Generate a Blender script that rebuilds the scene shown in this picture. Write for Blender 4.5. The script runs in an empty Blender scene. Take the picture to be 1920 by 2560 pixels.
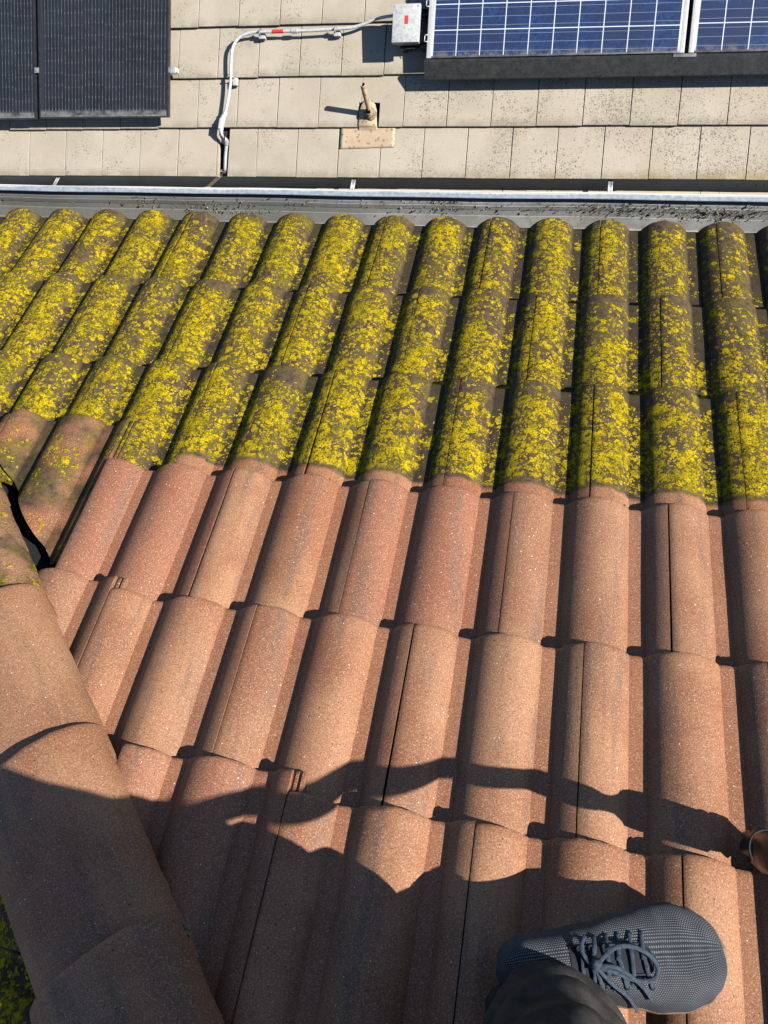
import bpy, bmesh, math, random
import numpy as np
from mathutils import Vector, Matrix, noise

# ------------------------------------------------------------------ camera, sky, sun
scene = bpy.context.scene
COL = scene.collection
P = math.radians(24.238)                 # pitch of every roof slope
CP, SP, TP = math.cos(P), math.sin(P), math.tan(P)
CAM = Vector((0.05348, -1.43336, 2.05858))
R0 = Vector((0.97895784, 0.13154402, -0.1560055))
R1 = Vector((0.08650934, -0.95992955, -0.26655468))
R2 = Vector((-0.18481796, 0.24744986, -0.95111035))
cd = bpy.data.cameras.new("camera")
cam = bpy.data.objects.new("camera", cd)
COL.objects.link(cam)
cam.matrix_world = Matrix(((R0[0], -R1[0], -R2[0], CAM[0]), (R0[1], -R1[1], -R2[1], CAM[1]),
                           (R0[2], -R1[2], -R2[2], CAM[2]), (0, 0, 0, 1)))
cd.sensor_fit = 'VERTICAL'
cd.sensor_height = 36
cd.lens = 2050.06 / 2560 * 36
cd.clip_start = 0.02
cd.clip_end = 500
scene.camera = cam

SUN = Vector((0.761982, -0.10294621, 0.63936336)).normalized()
ELEV = math.asin(SUN.z)
world = bpy.data.worlds.new("World")
scene.world = world
world.use_nodes = True
wn = world.node_tree.nodes
bg = wn['Background']
sky = wn.new('ShaderNodeTexSky')
sky.sky_type = 'NISHITA'
sky.sun_disc = False
sky.sun_elevation = ELEV
sky.sun_rotation = math.atan2(SUN.x, SUN.y)
sky.air_density = 1.0
sky.dust_density = 0.3
sky.ozone_density = 5.0
world.node_tree.links.new(sky.outputs[0], bg.inputs[0])
bg.inputs[1].default_value = 0.066
sl = bpy.data.lights.new("sun", 'SUN')
sl.energy = 5.0
sl.angle = math.radians(0.5)
sl.color = (1.0, 0.95, 0.87)
so = bpy.data.objects.new("sun", sl)
COL.objects.link(so)
so.rotation_euler = SUN.to_track_quat('Z', 'Y').to_euler()
so.location = SUN * 30
scene.view_settings.view_transform = 'Standard'
scene.view_settings.look = 'None'
scene.view_settings.exposure = 0.56
scene.view_settings.gamma = 1.0
scene.cycles.use_denoising = True
scene.cycles.max_bounces = 5
scene.cycles.diffuse_bounces = 0

rnd = random.Random(7)

# ------------------------------------------------------------------ node helpers
class NT:
    def __init__(s, name):
        s.m = bpy.data.materials.new(name)
        s.m.use_nodes = True
        s.t = s.m.node_tree
        s.b = s.t.nodes['Principled BSDF']
        s.geo = None
    def n(s, typ, **k):
        nd = s.t.nodes.new(typ)
        for a, v in k.items():
            setattr(nd, a, v)
        return nd
    def put(s, sock, v):
        if v is None:
            return
        if isinstance(v, bpy.types.NodeSocket):
            s.t.links.new(v, sock)
        elif isinstance(v, (tuple, list)) and sock.type == 'RGBA':
            sock.default_value = (v[0], v[1], v[2], 1)
        else:
            sock.default_value = v
    def ma(s, op, a, b=None, c=None, clamp=False):
        nd = s.n('ShaderNodeMath', operation=op, use_clamp=clamp)
        for i, v in enumerate((a, b, c)):
            s.put(nd.inputs[i], v)
        return nd.outputs[0]
    def vm(s, op, a, b=None):
        nd = s.n('ShaderNodeVectorMath', operation=op)
        s.put(nd.inputs[0], a)
        s.put(nd.inputs[1], b)
        return nd.outputs[0]
    def mix(s, f, a, b, mode='MIX'):
        nd = s.n('ShaderNodeMix', data_type='RGBA', blend_type=mode)
        s.put(nd.inputs[0], f)
        s.put(nd.inputs[6], a)
        s.put(nd.inputs[7], b)
        return nd.outputs[2]
    def pos(s):
        return s.n('ShaderNodeNewGeometry').outputs['Position']
    def obj(s):
        return s.n('ShaderNodeTexCoord').outputs['Object']
    def xyz(s, v):
        nd = s.n('ShaderNodeSeparateXYZ')
        s.put(nd.inputs[0], v)
        return nd.outputs
    def noise(s, v, scale, detail=3, rough=0.55, dist=0.0):
        nd = s.n('ShaderNodeTexNoise')
        s.put(nd.inputs['Vector'], v)
        nd.inputs['Scale'].default_value = scale
        nd.inputs['Detail'].default_value = detail
        nd.inputs['Roughness'].default_value = rough
        nd.inputs['Distortion'].default_value = dist
        return nd.outputs
    def vor(s, v, scale, feature='F1'):
        nd = s.n('ShaderNodeTexVoronoi', feature=feature)
        s.put(nd.inputs['Vector'], v)
        nd.inputs['Scale'].default_value = scale
        return nd.outputs
    def ss(s, x, lo, hi):
        nd = s.n('ShaderNodeMapRange', interpolation_type='SMOOTHSTEP')
        s.put(nd.inputs[0], x)
        nd.inputs[1].default_value = lo
        nd.inputs[2].default_value = hi
        return nd.outputs[0]
    def rand(s):
        return s.n('ShaderNodeObjectInfo').outputs['Random']
    def bump(s, h, strength=0.3, dist=0.01):
        nd = s.n('ShaderNodeBump')
        nd.inputs['Strength'].default_value = strength
        nd.inputs['Distance'].default_value = dist
        s.put(nd.inputs['Height'], h)
        s.t.links.new(nd.outputs[0], s.b.inputs['Normal'])
    def fin(s, col=None, rough=0.8, metal=0.0, spec=0.3):
        s.put(s.b.inputs['Base Color'], col)
        s.put(s.b.inputs['Roughness'], rough)
        s.put(s.b.inputs['Metallic'], metal)
        s.put(s.b.inputs['Specular IOR Level'], spec)
        return s.m

def simple(name, col, rough=0.7, metal=0.0, spec=0.4, var=0.25, scale=30, bump=0.0):
    k = NT(name)
    p = k.pos()
    n1 = k.noise(p, scale, 4)[0]
    f = k.ss(n1, 0.25, 0.75)
    c = k.mix(f, tuple(x * (1 - var) for x in col), tuple(min(1, x * (1 + var * 0.6)) for x in col))
    if bump:
        k.bump(n1, bump, 0.004)
    return k.fin(c, rough, metal, spec)

# ---- sand-faced terracotta concrete, with or without lichen
def tile_material(name, lichen=0.0, band=None, tone=1.0, along_x=False):
    k = NT(name)
    p = k.pos()
    o = k.xyz(k.obj())
    r = k.rand()
    off = k.n('ShaderNodeCombineXYZ')
    k.put(off.inputs[0], k.ma('MULTIPLY', r, 37.0))
    k.put(off.inputs[1], k.ma('MULTIPLY', r, 11.0))
    pr = k.vm('ADD', p, off.outputs[0])
    # slurry colour: large soft patches, streaks running down the tile
    big = k.noise(pr, 5.0, 3)[0]
    mp = k.n('ShaderNodeMapping')
    k.put(mp.inputs[0], k.vm('ADD', k.obj(), off.outputs[0]))
    mp.inputs['Scale'].default_value = (2.2, 22, 1) if along_x else (26, 2.2, 1)
    streak = k.noise(mp.outputs[0], 1.0, 3, 0.6)[0]
    c = k.mix(k.ss(big, 0.32, 0.68), (0.285 * tone, 0.112 * tone, 0.054 * tone), (0.415 * tone, 0.208 * tone, 0.110 * tone))
    red = k.ma('MULTIPLY', k.ss(streak, 0.52, 0.8), k.ss(r, 0.25, 0.9))
    c = k.mix(k.ma('MULTIPLY', red, 0.85), c, (0.36, 0.115, 0.066))
    c = k.mix(k.ma('MULTIPLY', k.ss(r, .5, .95), .75), c, (0.285, 0.105, 0.062))
    c = k.mix(k.ma('MULTIPLY', k.ss(r, .3, .0), .6), c, (0.27, 0.145, 0.088))
    grey = k.ss(k.noise(mp.outputs[0], 0.6, 2, 0.5)[1], 0.0, 1.0)
    g2 = k.ma('MULTIPLY', k.ss(streak, 0.52, 0.30), 0.72)
    c = k.mix(g2, c, (0.165, 0.10, 0.07))
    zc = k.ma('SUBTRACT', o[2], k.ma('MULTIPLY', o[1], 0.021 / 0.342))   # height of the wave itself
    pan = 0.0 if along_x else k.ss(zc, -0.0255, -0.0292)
    c = k.mix(k.ma('MULTIPLY', pan, 0.6), c, (0.33, 0.125, 0.062))
    # sand grains
    gr = k.noise(p, 420, 2, 0.8)[0]
    gr2 = k.noise(p, 900, 1, 0.5)[0]
    c = k.mix(k.ma('MULTIPLY', k.ss(gr, 0.54, 0.68), 0.75), c, (0.64, 0.42, 0.26))
    c = k.mix(k.ma('MULTIPLY', k.ss(gr, 0.47, 0.30), 0.85), c, (0.12, 0.052, 0.030))
    vs = k.vor(p, 230)
    sel = k.ma('GREATER_THAN', k.xyz(vs['Color'])[0], 0.990)
    c = k.mix(k.ma('MULTIPLY', sel, k.ss(vs['Distance'], 0.30, 0.16)), c, (0.9, 0.82, 0.74))
    sel2 = k.ma('LESS_THAN', k.xyz(vs['Color'])[1], 0.012)
    c = k.mix(k.ma('MULTIPLY', sel2, k.ss(vs['Distance'], 0.36, 0.2)), c, (0.045, 0.03, 0.025))
    hgt = k.ma('ADD', gr, k.ma('MULTIPLY', gr2, 0.4))
    rough, spec = 0.64, 0.42
    if lichen > 0:
        edge = None
        if band is not None:
            jag = k.ma('MULTIPLY', k.ma('SUBTRACT', k.noise(p, 45, 3)[0], 0.5), 0.018)
            d = k.ma('ADD', k.ma('MULTIPLY', o[1], -1.0), jag)
            edge = k.ss(d, band + 0.006, band - 0.006)
            rosette_edge = k.ss(d, band - 0.004, band - 0.022)
        # weathered, blackened face under the growth
        dirt_n = k.noise(p, 60, 5, 0.7)[0]
        dirt = k.mix(k.ss(dirt_n, 0.3, 0.7), (0.045, 0.030, 0.022), (0.135, 0.090, 0.064))
        dirt = k.mix(k.ma('MULTIPLY', k.ss(gr, 0.6, 0.8), 0.6), dirt, (0.36, 0.29, 0.22))
        alg = k.ma('MULTIPLY', k.ma('MULTIPLY', k.ss(k.noise(p, 16, 5, 0.75)[0], 0.36, 0.60), k.ss(k.noise(p, 150, 3, .7)[0], .35, .55)), 0.85)
        alg = k.ma('MULTIPLY', alg, k.ma('ADD', k.ma('MULTIPLY', k.ss(k.xyz(p)[0], .1, -1.0), .35), .65))
        dirt = k.mix(alg, dirt, (0.165, 0.140, 0.010))
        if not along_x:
            dirt = k.mix(k.ma('MULTIPLY', k.ss(zc, -.021, -.0288), .6), dirt, (0.036, 0.030, 0.024))  # channel dirt, with the neighbouring barrel's shade put into the colour
        dm = edge if edge is not None else 1.0
        if lichen < 0.9:
            dm = k.ss(k.noise(p, 6.5, 4, 0.6)[0], *((0.52, 0.66) if along_x else (0.36, 0.58)))
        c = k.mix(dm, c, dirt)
        # yellow rosettes: two sizes, grown together where dense
        wob = k.noise(p, 70, 3)[1]
        nd = k.n('ShaderNodeVectorMath', operation='SCALE')
        k.put(nd.inputs[0], k.vm('SUBTRACT', wob, (0.5, 0.5, 0.5)))
        nd.inputs['Scale'].default_value = 0.016
        pw = k.vm('ADD', p, nd.outputs[0])
        dens = k.ma('ADD', k.noise(p, 8.0, 5, 0.7)[0], k.ma('MULTIPLY', k.ma('MULTIPLY', k.ss(k.xyz(p)[0], -.2, .6), k.ss(k.xyz(p)[1], -.62, -.15)), -.12))
        dens = k.ma('ADD', dens, k.ma('MULTIPLY', k.ss(k.xyz(p)[1], -.62, -.82), .07))
        zz = k.ss(zc, -0.0285, -0.006)          # thinner in the channels
        dens = k.ma('ADD', k.ss(dens, 0.16, 0.80), k.ma('MULTIPLY', k.ma('SUBTRACT', zz, 1.0), 0.22))
        dens = k.ma('ADD', dens, 0.19 if lichen == 1.0 else (-0.45 if along_x else -0.30))
        if not along_x:   # noses are scoured, growth sits behind them
            dens = k.ma('SUBTRACT', dens, k.ma('MULTIPLY', k.ss(o[1], -.060, -.008), .30))
        tot = None
        for scl, seed, rad in ((54, 0.0, 0.62), (92, 3.7, 0.62), (175, 9.1, 0.62)):
            v = k.vor(k.vm('ADD', pw, (seed, seed * 2, seed)), scl)
            cr = k.xyz(v['Color'])
            on = k.ma('ADD', k.ma('MULTIPLY', dens, 0.95), k.ma('MULTIPLY', cr[0], -1.0))   # >0 where this cell grows
            rr = k.ma('MULTIPLY', k.ss(on, -0.05, 0.45), rad)
            mk = k.ss(k.ma('SUBTRACT', rr, v['Distance']), 0.0, 0.14)
            tot = mk if tot is None else k.ma('MAXIMUM', tot, mk)
        brk = k.ss(k.noise(p, 260, 3, 0.7)[0], 0.36, 0.52)
        tot = k.ma('MULTIPLY', tot, k.ma('ADD', k.ma('MULTIPLY', brk, 0.75), 0.25))
        if edge is not None:
            tot = k.ma('MULTIPLY', tot, rosette_edge)
        ycol = k.mix(k.ss(k.noise(p, 38, 3, 0.7)[0], 0.34, 0.66), (0.26, 0.205, 0.004), (0.66, 0.49, 0.003))
        ycol = k.mix(k.ss(k.noise(p, 190, 2, 0.6)[0], 0.52, 0.72), ycol, (0.74, 0.44, 0.003))
        ycol = k.mix(k.ma('MULTIPLY', k.ss(k.noise(p, 11, 3)[0], 0.5, 0.72), 0.5), ycol, (0.25, 0.225, 0.006))
        c = k.mix(tot, c, ycol)
        hgt = k.ma('ADD', k.ma('MULTIPLY', hgt, 0.6), k.ma('MULTIPLY', tot, 1.6))
        k.bump(hgt, 0.7, 0.0035)
        rough = 0.85
        spec = 0.15
    else:
        k.bump(hgt, 0.30, 0.0018)
    return k.fin(c, rough, 0.0, spec)

M = {}
M['clean'] = tile_material('terracotta_sanded')
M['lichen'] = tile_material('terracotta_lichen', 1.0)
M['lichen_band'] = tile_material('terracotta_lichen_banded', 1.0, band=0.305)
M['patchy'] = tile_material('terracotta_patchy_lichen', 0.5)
M['cap'] = tile_material('terracotta_cap', tone=.92, along_x=True)
M['cap_patchy'] = tile_material('terracotta_cap_patchy', 0.5, along_x=True)
M['felt'] = simple('roofing_felt', (0.02, 0.02, 0.022), 0.9)
M['mortar'] = simple('mortar', (0.22, 0.2, 0.17), 0.95, bump=0.5, scale=120)

# ------------------------------------------------------------------ mesh helpers
def mesh(name, verts, faces, mat, smooth=True, mats=None, fmat=None, uv=None):
    me = bpy.data.meshes.new(name)
    me.from_pydata([tuple(v) for v in verts], [], faces)
    me.materials.append(mat)
    for x in mats or ():
        me.materials.append(x)
    me.polygons.foreach_set('use_smooth', [smooth] * len(me.polygons))
    if fmat:
        for i, f in enumerate(me.polygons):
            f.material_index = fmat[i]
    if uv:
        ul = me.uv_layers.new(name='UVMap')
        for l in me.loops:
            ul.data[l.index].uv = uv[l.vertex_index]
    me.validate()
    me.update()
    return me

def origin(o):
    t = Vector(o.location)
    return t

WLOC = {}
def link(name, me, loc=(0, 0, 0), rot=None, parent=None):
    """Link an object whose world position is loc; parents are translated only."""
    o = bpy.data.objects.new(name, me)
    COL.objects.link(o)
    loc = Vector(loc)
    WLOC[o.name] = loc
    if parent is not None:
        o.parent = parent
        o.location = loc - WLOC[parent.name]
    else:
        o.location = loc
    if rot is not None:
        o.rotation_euler = rot
    return o

def thing(name, label, cat, loc=(0, 0, 0), group=None, kind=None):
    o = link(name, None, loc)
    o.empty_display_size = 0.05
    return tag(o, label, cat, group, kind)

def tag(o, label, cat, group=None, kind=None):
    if label:
        o['label'] = label
    if cat:
        o['category'] = cat
    if group:
        o['group'] = group
    if kind:
        o['kind'] = kind
    return o

class MB:
    """Collects boxes, tubes, sweeps, lathes in world coordinates; build() makes ONE mesh object."""
    def __init__(s):
        s.v, s.f = [], []
    def add(s, vs, fs):
        b = len(s.v)
        s.v += [Vector(v) for v in vs]
        s.f += [tuple(i + b for i in f) for f in fs]
        return s
    def box(s, c, size, fr=None, bev=0.0):
        """fr(x,y,z)->world; box centre c and full size, chamfered edges."""
        bm = bmesh.new()
        bmesh.ops.create_cube(bm, size=1)
        for v in bm.verts:
            v.co = Vector((v.co.x * size[0], v.co.y * size[1], v.co.z * size[2]))
        if bev:
            bmesh.ops.bevel(bm, geom=bm.edges[:], offset=bev, segments=2, affect='EDGES', profile=0.6)
        bm.verts.index_update()
        vs = [v.co + Vector(c) for v in bm.verts]
        fs = [tuple(v.index for v in f.verts) for f in bm.faces]
        bm.free()
        if fr:
            vs = [fr(*v) for v in vs]
        return s.add(vs, fs)
    def tube(s, pts, r, n=10, cap=True, flat=1.0, up=None):
        pts = [Vector(p) for p in pts]
        m = len(pts)
        rs = r if isinstance(r, (list, tuple)) else [r] * m
        vs, fs = [], []
        ref = Vector(up) if up else None
        for i, p in enumerate(pts):
            t = (pts[min(i + 1, m - 1)] - pts[max(i - 1, 0)]).normalized()
            if ref is None:
                ref = Vector((0, 0, 1)) if abs(t.z) < 0.9 else Vector((1, 0, 0))
            a = (ref - t * ref.dot(t)).normalized()
            if not up:
                ref = a
            b = t.cross(a)
            for j in range(n):
                q = 2 * math.pi * j / n
                vs.append(p + a * math.cos(q) * rs[i] * flat + b * math.sin(q) * rs[i])
        for i in range(m - 1):
            for j in range(n):
                fs.append((i * n + j, i * n + (j + 1) % n, (i + 1) * n + (j + 1) % n, (i + 1) * n + j))
        if cap:
            fs.append(tuple(range(n - 1, -1, -1)))
            fs.append(tuple((m - 1) * n + j for j in range(n)))
        return s.add(vs, fs)
    def sweep(s, prof, xs, fr=None, closed=True, wob=None):
        """Profile [(y,z)] extruded along x stations."""
        n = len(prof)
        vs, fs = [], []
        for i, x in enumerate(xs):
            for (y, z) in prof:
                dy, dz = wob(x) if wob else (0, 0)
                vs.append((x, y + dy, z + dz))
        m = n if closed else n - 1
        for i in range(len(xs) - 1):
            for j in range(m):
                fs.append((i * n + j, i * n + (j + 1) % n, (i + 1) * n + (j + 1) % n, (i + 1) * n + j))
        if closed:
            fs.append(tuple(range(n)))
            fs.append(tuple((len(xs) - 1) * n + j for j in range(n - 1, -1, -1)))
        if fr:
            vs = [fr(*v) for v in vs]
        return s.add(vs, fs)
    def build(s, name, mat, parent=None, loc=None, smooth=True, auto=None):
        loc = Vector(loc) if loc is not None else (WLOC[parent.name] if parent is not None else sum(s.v, Vector()) / len(s.v))
        me = mesh(name, [v - loc for v in s.v], s.f, mat, smooth)
        if auto:
            me.set_sharp_from_angle(angle=math.radians(auto))
        return link(name, me, loc, None, parent)

# frames: A = the near slope (x right, y downslope), B = the lower roof opposite (y upslope)
def WA(x, y, n=0.0):
    return Vector((x, y * CP + n * SP, -y * SP + n * CP))
B0 = Vector((-2.17325, 2.25526, -2.81028))
def WB(x, y, n=0.0):
    return B0 + Vector((x - 0.0053 * y, y * CP - n * SP + 0.0055 * x, y * SP + n * CP + 0.0008 * x))
AROT = (-P, 0, 0)
LROT = (Matrix.Rotation(math.pi / 2, 3, 'Z') @ Matrix.Rotation(-P, 3, 'X')).to_euler()
LK = 2.333
def WL(x, y, n=0.0):          # slope beyond the hip, x along +Y, y downslope (-X)
    q = WA(x, y, n)
    return Vector((-LK - q.y, q.x, q.z))

# ------------------------------------------------------------------ the barrel tiled roof
PITCH, GA, T = 0.1524, 0.3420, 0.021
CO, BA, BH = 0.0195, 0.0615, 0.032
BR = (BA * BA + BH * BH) / (2 * BH)
def prof(x):
    u = (x - CO + PITCH / 2) % PITCH - PITCH / 2
    z = math.sqrt(BR * BR - u * u) - (BR - BH) if abs(u) < BA else 0.0
    return z
ZJ = prof(0.0)

def tile_verts(seed, up=0.0):
    """Local coords: x across from its left joint, y = -(distance up from the nose), z above the joint level."""
    xs = [0.0011]
    feet = []
    for k in range(-1, 3):
        feet += [CO + k * PITCH - BA, CO + k * PITCH + BA]
    xs += [x for x in np.linspace(0.006, 0.2985, 40)]
    xs += [f for f in feet if 0.008 < f < 0.297] + [f + e for f in feet for e in (-0.002, 0.002) if 0.008 < f < 0.297]
    xs = sorted(xs) + [0.3035]
    top = [(x, 0.0) for x in xs]
    # interlocking channel under the neighbour
    lap = [(0.3038, -0.0225), (0.309, -0.0225), (0.3095, -0.0205), (0.314, -0.0205), (0.3145, -0.0255),
           (0.320, -0.0255), (0.3205, -0.0205), (0.326, -0.0205), (0.3265, -0.027)]
    lap = [(x, z + up) for x, z in lap]
    cross = top + lap
    ds = [0.0, 0.003, 0.008, 0.02, 0.05, 0.10, 0.16, 0.22, 0.28, 0.33, 0.36, 0.405]
    V = []
    n = len(cross)
    for d in ds:
        for (x, dz) in cross:
            jag = 0.0
            if d < 0.01:
                jag = 0.0016 * noise.noise(Vector((x * 70, seed * 3.1, 1.7))) + 0.001 * noise.noise(Vector((x * 300, seed * 1.3, 4)))
            z = prof(x) - ZJ + dz + T * (-d / GA)
            z += 0.0008 * noise.noise(Vector((x * 14, d * 9, seed * 5.7)))
            if d == 0.0:
                z -= 0.0035
            elif d == 0.003:
                z -= 0.0010
            if x < 0.004 and dz == 0.0:
                z -= 0.0015
            V.append((x, -(d + jag), z))
    nt = len(V)
    for d in ds:
        for (x, dz) in cross:
            z = prof(x) - ZJ + (dz - 0.004 if dz < 0 else -0.0195) + T * (-d / GA)
            V.append((x, -(d + (0.002 if d == 0 else 0)), z))
    F = []
    for i in range(len(ds) - 1):
        for j in range(n - 1):
            a, b, c, d_ = i * n + j, i * n + j + 1, (i + 1) * n + j + 1, (i + 1) * n + j
            F.append((a, b, c, d_))
            F.append((nt + d_, nt + c, nt + b, nt + a))
    for j in range(n - 1):
        F.append((j + 1, j, nt + j, nt + j + 1))
        k = (len(ds) - 1) * n
        F.append((k + j, k + j + 1, nt + k + j + 1, nt + k + j))
    for i in range(len(ds) - 1):
        a, b = i * n, (i + 1) * n
        F.append((a, b, nt + b, nt + a))
        a, b = i * n + n - 1, (i + 1) * n + n - 1
        F.append((b, a, nt + a, nt + b))
    return V, F

def tile_mesh(seed, mat, cut=None, up=0.0):
    V, F = tile_verts(seed, up)
    me = bpy.data.meshes.new('roof_tile')
    bm = bmesh.new()
    bv = [bm.verts.new(v) for v in V]
    for f in F:
        bm.faces.new([bv[i] for i in f])
    if cut:
        co, no = cut
        r = bmesh.ops.bisect_plane(bm, geom=bm.verts[:] + bm.edges[:] + bm.faces[:], plane_co=co, plane_no=no, clear_outer=True)
        ed = [e for e in r['geom_cut'] if isinstance(e, bmesh.types.BMEdge)]
        if not bm.faces:
            bm.free()
            return None
        try:
            bmesh.ops.holes_fill(bm, edges=ed)
        except Exception:
            pass
    for f in bm.faces:
        f.smooth = True
    bmesh.ops.recalc_face_normals(bm, faces=bm.faces[:])
    bm.to_mesh(me)
    bm.free()
    me.materials.append(mat)
    me.set_sharp_from_angle(angle=math.radians(38))
    return me

HIPW = -1.525                               # plan offset (x+y)/sqrt2 of the caps' right edge
roof = thing('barrel_tile_roof', 'near hipped roof of wavy barrel tiles, half terracotta, half crusted with yellow lichen', 'roof', (0, 0, 0), kind='thing')
SL = {(3, -8): 0.128, (3, -10): 0.12, (4, -7): 0.030, (5, -4): 0.040}
SLIDE_LAB = {(3, -8): 'slipped tile with sparse lichen, cut slantwise beside the open gap',
             (4, -7): 'cut clean tile with a broken corner showing its ribbed edge',
             (5, -4): 'reddish clean tile that has slipped down, ribbed edge exposed'}
nt_ = 0
for r in range(-1, 8):
    if r < 0:
        continue
    for u in range(-14 + (r % 2 == 0), 8, 2):
        x = u * PITCH
        yd = -r * GA
        # plan test against the hip line
        sl_ = SL.get((r, u), 0.0)
        o_ = WA(x, yd)
        # cut plane in local tile coordinates: keep (x+y)/sqrt2 > HIPW-0.06
        wx = (o_.x + o_.y) / math.sqrt(2) - (HIPW - (0.077 if (r, u) in SL else 0.060))
        co_world = o_ - Vector((1, 1, 0)).normalized() * wx
        lm = Matrix.Rotation(P, 3, 'X')
        no_l = lm @ Vector((-1, -1, 0)).normalized()
        co_l = lm @ (co_world - o_)
        far = max((((WA(x + a, yd - b)).x + (WA(x + a, yd - b)).y) / math.sqrt(2)) for a in (0, .33) for b in (0, .405))
        near_ = min((((WA(x + a, yd - b)).x + (WA(x + a, yd - b)).y) / math.sqrt(2)) for a in (0, .33) for b in (0, .405))
        if far < HIPW - 0.06:
            continue
        cut = (co_l, no_l) if near_ < HIPW - 0.06 else None
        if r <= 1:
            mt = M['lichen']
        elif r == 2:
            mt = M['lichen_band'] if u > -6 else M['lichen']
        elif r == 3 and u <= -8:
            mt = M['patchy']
        else:
            mt = M['clean']
        me = tile_mesh(r * 31 + u * 1.7, mt, cut, 0.012 if sl_ else 0.0)
        if me is None:
            continue
        jd = rnd.uniform(-0.0025, 0.0025)
        loc = WA(x + rnd.uniform(-.0007, .0007), yd + sl_ + jd, rnd.uniform(-0.0008, 0.001) + (rnd.uniform(0, .003) if r < 3 else 0) + (0.0022 if sl_ else 0))
        o = link('roof_tile', me, loc, (-P + rnd.uniform(-.004, .004), rnd.uniform(-.004, .004), rnd.uniform(-.0035, .0035)), roof)
        if (r, u) in SLIDE_LAB:
            o['label'] = SLIDE_LAB[(r, u)]
        nt_ += 1

# slope beyond the hip (bottom left corner)
for r in range(3, 7):
    for u in range(-16 + (r % 2 == 0), -9, 2):
        x, yd = u * PITCH - 0.02, -r * GA - 0.115
        o_ = WL(x, yd)
        lm = Matrix(LROT.to_matrix()).inverted()
        wx = (o_.x + o_.y) / math.sqrt(2) - (HIPW - 0.25 + 0.06)
        co_l = lm @ (-Vector((1, 1, 0)).normalized() * wx)
        no_l = lm @ Vector((1, 1, 0)).normalized()
        ws = [(WL(x + a, yd - b).x + WL(x + a, yd - b).y) / math.sqrt(2) for a in (0, .33) for b in (0, .405)]
        if min(ws) > HIPW - 0.19:
            continue
        cut = (co_l, no_l) if max(ws) > HIPW - 0.19 else None
        me = tile_mesh(r * 17 + u * 2.3 + 100, M['lichen'], cut)
        if me:
            link('roof_tile', me, o_, LROT, roof)

# hip caps
def cap_mesh(seed, L=0.42, W=0.25, rise=0.088, mat=None):
    V, F = [], []
    ds = [0.0, 0.004, 0.012] + [0.02 * i for i in range(1, 20)] + [L]
    nn = 34
    for layer in (0, 1):
        th = 0.0 if layer == 0 else 0.016
        for d in ds:
            for j in range(nn + 1):
                a = math.pi * j / nn
                e = 0.80
                cx, cz = math.cos(a), math.sin(a)
                y = (W / 2 - th * 0.9) * math.copysign(abs(cx) ** e, cx)
                z = (rise - th) * (cz ** 1.05)
                # slight flat shoulder at the rim
                tpr = 1.0 - 0.05 * d / L
                zz = z * tpr + 0.019 * (1 - d / 0.337)
                jag = 0
                if d < 0.01:
                    jag = 0.002 * noise.noise(Vector((y * 60, seed * 2.3, 5))) - (0.004 if d == 0 else 0) * 0
                    zz -= (0.004 if d == 0.0 else 0.001) * (layer == 0)
                if j in (0, nn):
                    y += 0.0022 * noise.noise(Vector((d * 90, seed * 7.1, j))) + .0025 * noise.noise(Vector((d * 23, seed * 3.1, j)))
                    zz += 0.001 * noise.noise(Vector((d * 60, seed, j)))
                V.append((-(d + jag), y * tpr, zz + 0.0015 * noise.noise(Vector((d * 8, y * 12, seed)))))
    n, m = nn + 1, len(ds)
    nt = n * m
    for i in range(m - 1):
        for j in range(nn):
            a, b, c, d_ = i * n + j, i * n + j + 1, (i + 1) * n + j + 1, (i + 1) * n + j
            F.append((a, b, c, d_))
            F.append((nt + d_, nt + c, nt + b, nt + a))
    for j in range(nn):
        F.append((j + 1, j, nt + j, nt + j + 1))
        k = (m - 1) * n
        F.append((k + j, k + j + 1, nt + k + j + 1, nt + k + j))
    for i in range(m - 1):
        a, b = i * n, (i + 1) * n
        F.append((a, b, nt + b, nt + a))
        a, b = a + nn, b + nn
        F.append((b, a, nt + a, nt + b))
    me = mesh('hip_cap', V, F, mat or M['clean'])
    bm = bmesh.new()
    bm.from_mesh(me)
    bmesh.ops.recalc_face_normals(bm, faces=bm.faces[:])
    bm.to_mesh(me)
    bm.free()
    me.set_sharp_from_angle(angle=math.radians(40))
    return me

hx = Vector((-1 / math.sqrt(2), 1 / math.sqrt(2), -TP / math.sqrt(2))).normalized()   # down the hip
hy = Vector((-1, -1, 0)).normalized()                                                 # towards the far slope
hz = hx.cross(hy)
if hz.z < 0:
    hz = -hz
def WH(t, w, n=0.0):
    """t = plan distance along the hip (+ downhill), w = plan offset, n above the caps' rims."""
    wr = HIPW
    y = (t + wr) / math.sqrt(2)
    z = -y * TP
    return Vector(((w - t) / math.sqrt(2), (t + w) / math.sqrt(2), z)) + Vector((0, 0, 1)) * n
HROT = Matrix((hx, -hy, hz)).transposed()
if HROT.determinant() < 0:
    HROT = Matrix((hx, hy, hz)).transposed()
HROT = HROT.to_euler()
cap_t = [0.74, 0.403, 0.066, -0.270, -0.603, -0.940, -1.277, -1.614]
for i, t in enumerate(cap_t):
    mt = M['cap_patchy'] if i in (0, 1, 2) else M['cap']
    o = link('hip_cap', cap_mesh(i * 3.3, mat=mt), WH(t, HIPW - 0.125, -0.004 + rnd.uniform(-.001, .001)),
             (HROT.x, HROT.y, HROT.z + rnd.uniform(-.008, .008)), roof)
    if mt is M['cap_patchy']:
        o['label'] = 'hip cap with patches of yellow lichen'
    # nail hole filled with a dark nail head
    if i in (4, 5, 6):
        q = WH(t - 0.09, HIPW - 0.045, 0.062)
        MB().tube([q - hz * 0.02, q + hz * 0.0015], 0.0032, 8).build('nail', M['felt'], roof)
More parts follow.
